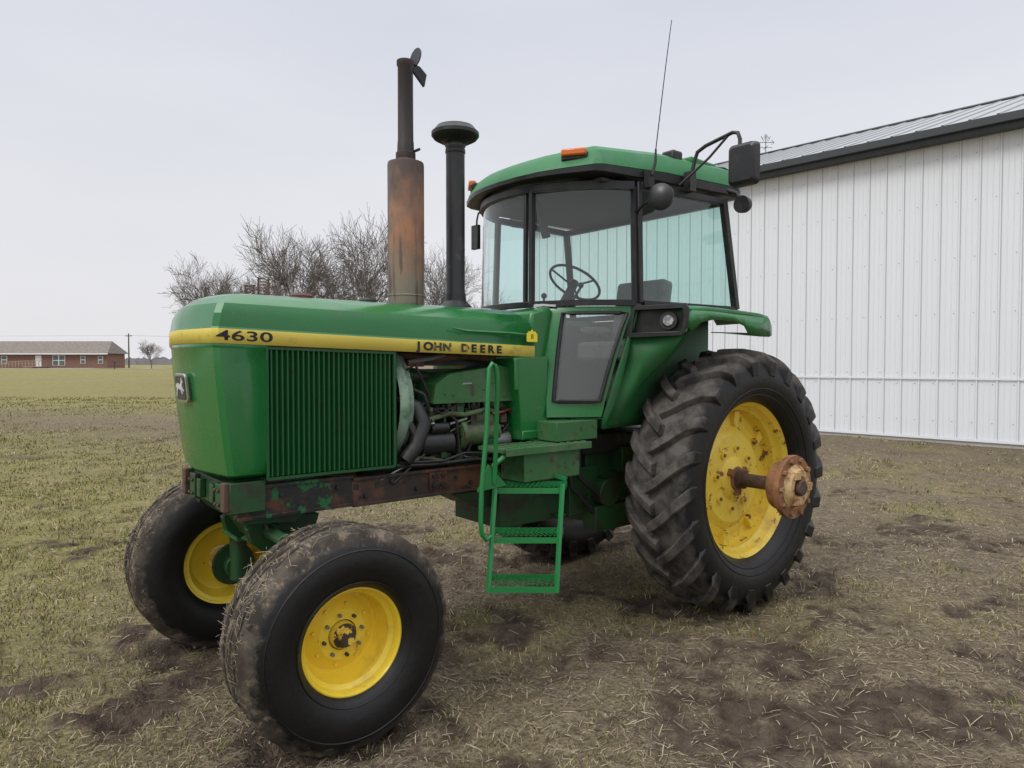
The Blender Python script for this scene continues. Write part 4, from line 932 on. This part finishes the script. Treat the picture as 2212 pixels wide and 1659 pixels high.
# ------------------------------------------------------------------ TREES
m_bark=MAT('grey_brown_bark',(.13,.115,.10),.95,bumps=(8,.4,.03));m_twig=MAT('bare_twigs',(.15,.13,.115),.95)
def maketree(seed,H=1.,ml=5):
    rd=random.Random(seed);tk=MB();tw=MB()
    def grow(p,d,L,r,lev):
        n=4 if lev<3 else 3;pts=[p.copy()];rs=[r];dd=d.copy();q=p.copy()
        for i in range(n):
            j=.06 if lev==0 else .10
            dd=(dd+Vector((rd.gauss(0,j),rd.gauss(0,j),rd.gauss(0,j*.6)+.03*(lev>0)))).normalized();q=q+dd*(L/n);pts.append(q.copy());rs.append(r*(1-.5*(i+1)/n))
        (tk if lev<3 else tw).tube(pts,[max(x,.010) for x in rs],6 if lev<2 else(4 if lev<3 else 3),caps=False)
        if lev>=ml: return
        nc=[6,5,5,4,4][lev]
        for k in range(nc):
            t=lerp(.55 if lev==0 else .25,1.,(k+rd.random()*.6)/nc);t=min(t,1.);f=t*n;i=min(int(f),n-1);bp=pts[i].lerp(pts[i+1],f-i);bd=(pts[i+1]-pts[i]).normalized()
            ax=bd.orthogonal().normalized();ax=Matrix.Rotation(rd.random()*6.28+k*2.4,3,bd)@ax
            nd=(Matrix.Rotation(R(rd.uniform(20,52)),3,ax)@bd)
            nd=(nd+Vector((0,0,.08))).normalized()
            grow(bp,nd,L*rd.uniform(.58,.80)*(1.15 if lev==0 else 1),rs[i]*rd.uniform(.5,.64),lev+1)
    grow(Vector((0,0,0)),Vector((0,0,1)),4.0*H,.19*H,0)
    return tk,tw
meshes=[]
for sd in(11,23,37,52):
    tk,tw=maketree(sd)
    zmax=max(p[2] for p in tw.v)
    e=empty('bare_tree',(0,0,0),0,'large bare deciduous tree with fine twigs beyond the tractor','tree',group='row of bare trees behind the farmyard')
    a=tk.build('trunk',m_bark,e,recalc=False,ang=60);b_=tw.build('crown',m_twig,e,recalc=False,ang=60)
    meshes.append((e,a,b_,zmax))
spec=[(0,478,545,56,.3),(1,630,470,54,.8),(3,775,440,52,3.9),(2,560,530,70,2.0),(3,940,515,62,4.0),(2,1040,605,66,1.5)]
used=set()
for k,u,vt,D,rz in spec:
    e,a,b_,zm=meshes[k]
    sc=((1.6+D*(786-vt)/1534.))/zm;loc=(D*(u-1106)/1534.,D,0.0)
    if k not in used: used.add(k);t=e
    else:
        t=e.copy();COL.objects.link(t)
        for ch in(a,b_): c2=ch.copy();COL.objects.link(c2);c2.parent=t
    t.location=loc;t.rotation_euler=(0,0,rz);t.scale=(sc*.85,sc*.85,sc)
e,a,b_,zm=meshes[0];t=e.copy();COL.objects.link(t)
for ch in(a,b_): c2=ch.copy();COL.objects.link(c2);c2.parent=t
t['label']='small bare tree standing alone in the open field';t.location=(120*(328-1106)/1534.,120,.7);s_=5.2/zm;t.scale=(s_*.9,s_*.9,s_)
mb=MB();rd=random.Random(5)
for k in range(2600):
    x=rd.uniform(-900,700);y=620+rd.uniform(-20,20);h=rd.uniform(3,8)*(0.5+.6*float(vn(np.array(x*.02),np.array(.5),4)));w=rd.uniform(2,6)
    mb.add([(x-w,y,.5),(x+w,y,.5),(x+w*.6,y+1,h*.7),(x+rd.uniform(-1,1),y,h),(x-w*.7,y-1,h*.65)],[(0,1,2,3,4)])
m_far=MAT('distant_woodland',(.27,.26,.28),1.);fo=mb.build('distant_treeline',m_far,recalc=False);fo['kind']='stuff';fo['label']='far hazy bare woodland along the horizon'
mb=MB();bxp=14*(560-1106)/1534.
for dx,hh in((-.12,2.75),(.0,2.85),(.12,2.95)):
    x0=bxp+dx;mb.tube([(x0,14,0),(x0+.02,14,hh-.3)],.035,5)
for k,(u0,u1,vt) in enumerate(((530,548,616),(558,580,600))):
    xa=14*(u0-1106)/1534.;xb=14*(u1-1106)/1534.;zt=1.6+14*(786-vt)/1534.
    mb.tube([(xa,14,.2),(xa+.02,14,zt)],.02,4);mb.tube([(xb,14,.2),(xb+.02,14,zt)],.02,4)
    for j in range(9): z=zt-.06*j;mb.tube([(xa,14,z),(xb,14,z-.05)],.012,4);mb.tube([(xa,14,z-.05),(xb,14,z)],.008,4)
mb.tube([(bxp-.4,14,1.2),(bxp+1.4,14,1.2)],.06,4);mb.tube([(bxp-.4,14,2.2),(bxp+1.3,14,2.4)],.04,4)
for x in(-.3,.5,1.3): mb.tube([(bxp+x,14,0),(bxp+x,14,1.3)],.05,4)
xk=14*(672-1106)/1534.;mb.tube([(xk,14,1.2),(xk,14,2.95)],.04,5);mb.box((xk,14,2.97),(.16,.1,.06));mb.tube([(xk-.18,14,2.93),(xk+.15,14,3.0)],.025,4)
im=mb.build('tillage_implement',m_rustd);im['label']='rusty folded tillage implement standing behind the tractor';im['category']='farm implement'
# ------------------------------------------------------------------ WORLD & LIGHT
w=bpy.data.worlds.new('World');scene.world=w;w.use_nodes=True;nt=w.node_tree;bg=nt.nodes['Background']
sky=NN(nt,'ShaderNodeTexSky');sky.sky_type='NISHITA';sky.sun_disc=False;SE=R(48);az=math.atan2(-.75,-.66);sky.sun_elevation=SE;sky.sun_rotation=az;sky.air_density=1.5;sky.dust_density=4
tc=NN(nt,'ShaderNodeTexCoord');sp=NN(nt,'ShaderNodeSeparateXYZ');nt.links.new(tc.outputs['Generated'],sp.inputs[0])
mp=NN(nt,'ShaderNodeMapping');mp.inputs['Scale'].default_value=(1,1,3.5);nt.links.new(tc.outputs['Generated'],mp.inputs[0])
nz=NN(nt,'ShaderNodeTexNoise',i_Scale=1.6,i_Detail=4,i_Roughness=.5);nt.links.new(mp.outputs[0],nz.inputs[0])
g=ramp(nt,sp.outputs[2],0.,.45);hi=ramp(nt,sp.outputs[2],.45,1.)
c=mixc(nt,g,(8.3,8.2,8.5),(6.8,7.1,7.95));c=mixc(nt,ramp(nt,nz.outputs[0],.35,.7),c,mixc(nt,g,(8.7,8.65,8.9),(7.6,7.8,8.5)))
c=mixc(nt,hi,c,(22,22.2,22.8))
c=mixc(nt,.94,sky.outputs[0],c)
nt.links.new(c,bg.inputs[0]);bg.inputs[1].default_value=.1
sun=bpy.data.lights.new('sun','SUN');sun.energy=1.4;sun.angle=R(18);sun.color=(1,.98,.95);so=bpy.data.objects.new('sun',sun);COL.objects.link(so)
dv=Vector((math.sin(az)*math.cos(SE),math.cos(az)*math.cos(SE),math.sin(SE)));so.rotation_euler=dv.to_track_quat('Z','Y').to_euler()
cam=bpy.data.cameras.new('camera');co=bpy.data.objects.new('camera',cam);COL.objects.link(co);co.location=(0,0,1.6);co.rotation_euler=(R(90-1.62),0,0)
cam.lens=1534/2212*36;cam.sensor_width=36;cam.clip_end=5000;cam.clip_start=.05;scene.camera=co
scene.view_settings.view_transform='Standard';scene.view_settings.look='None';scene.view_settings.exposure=0
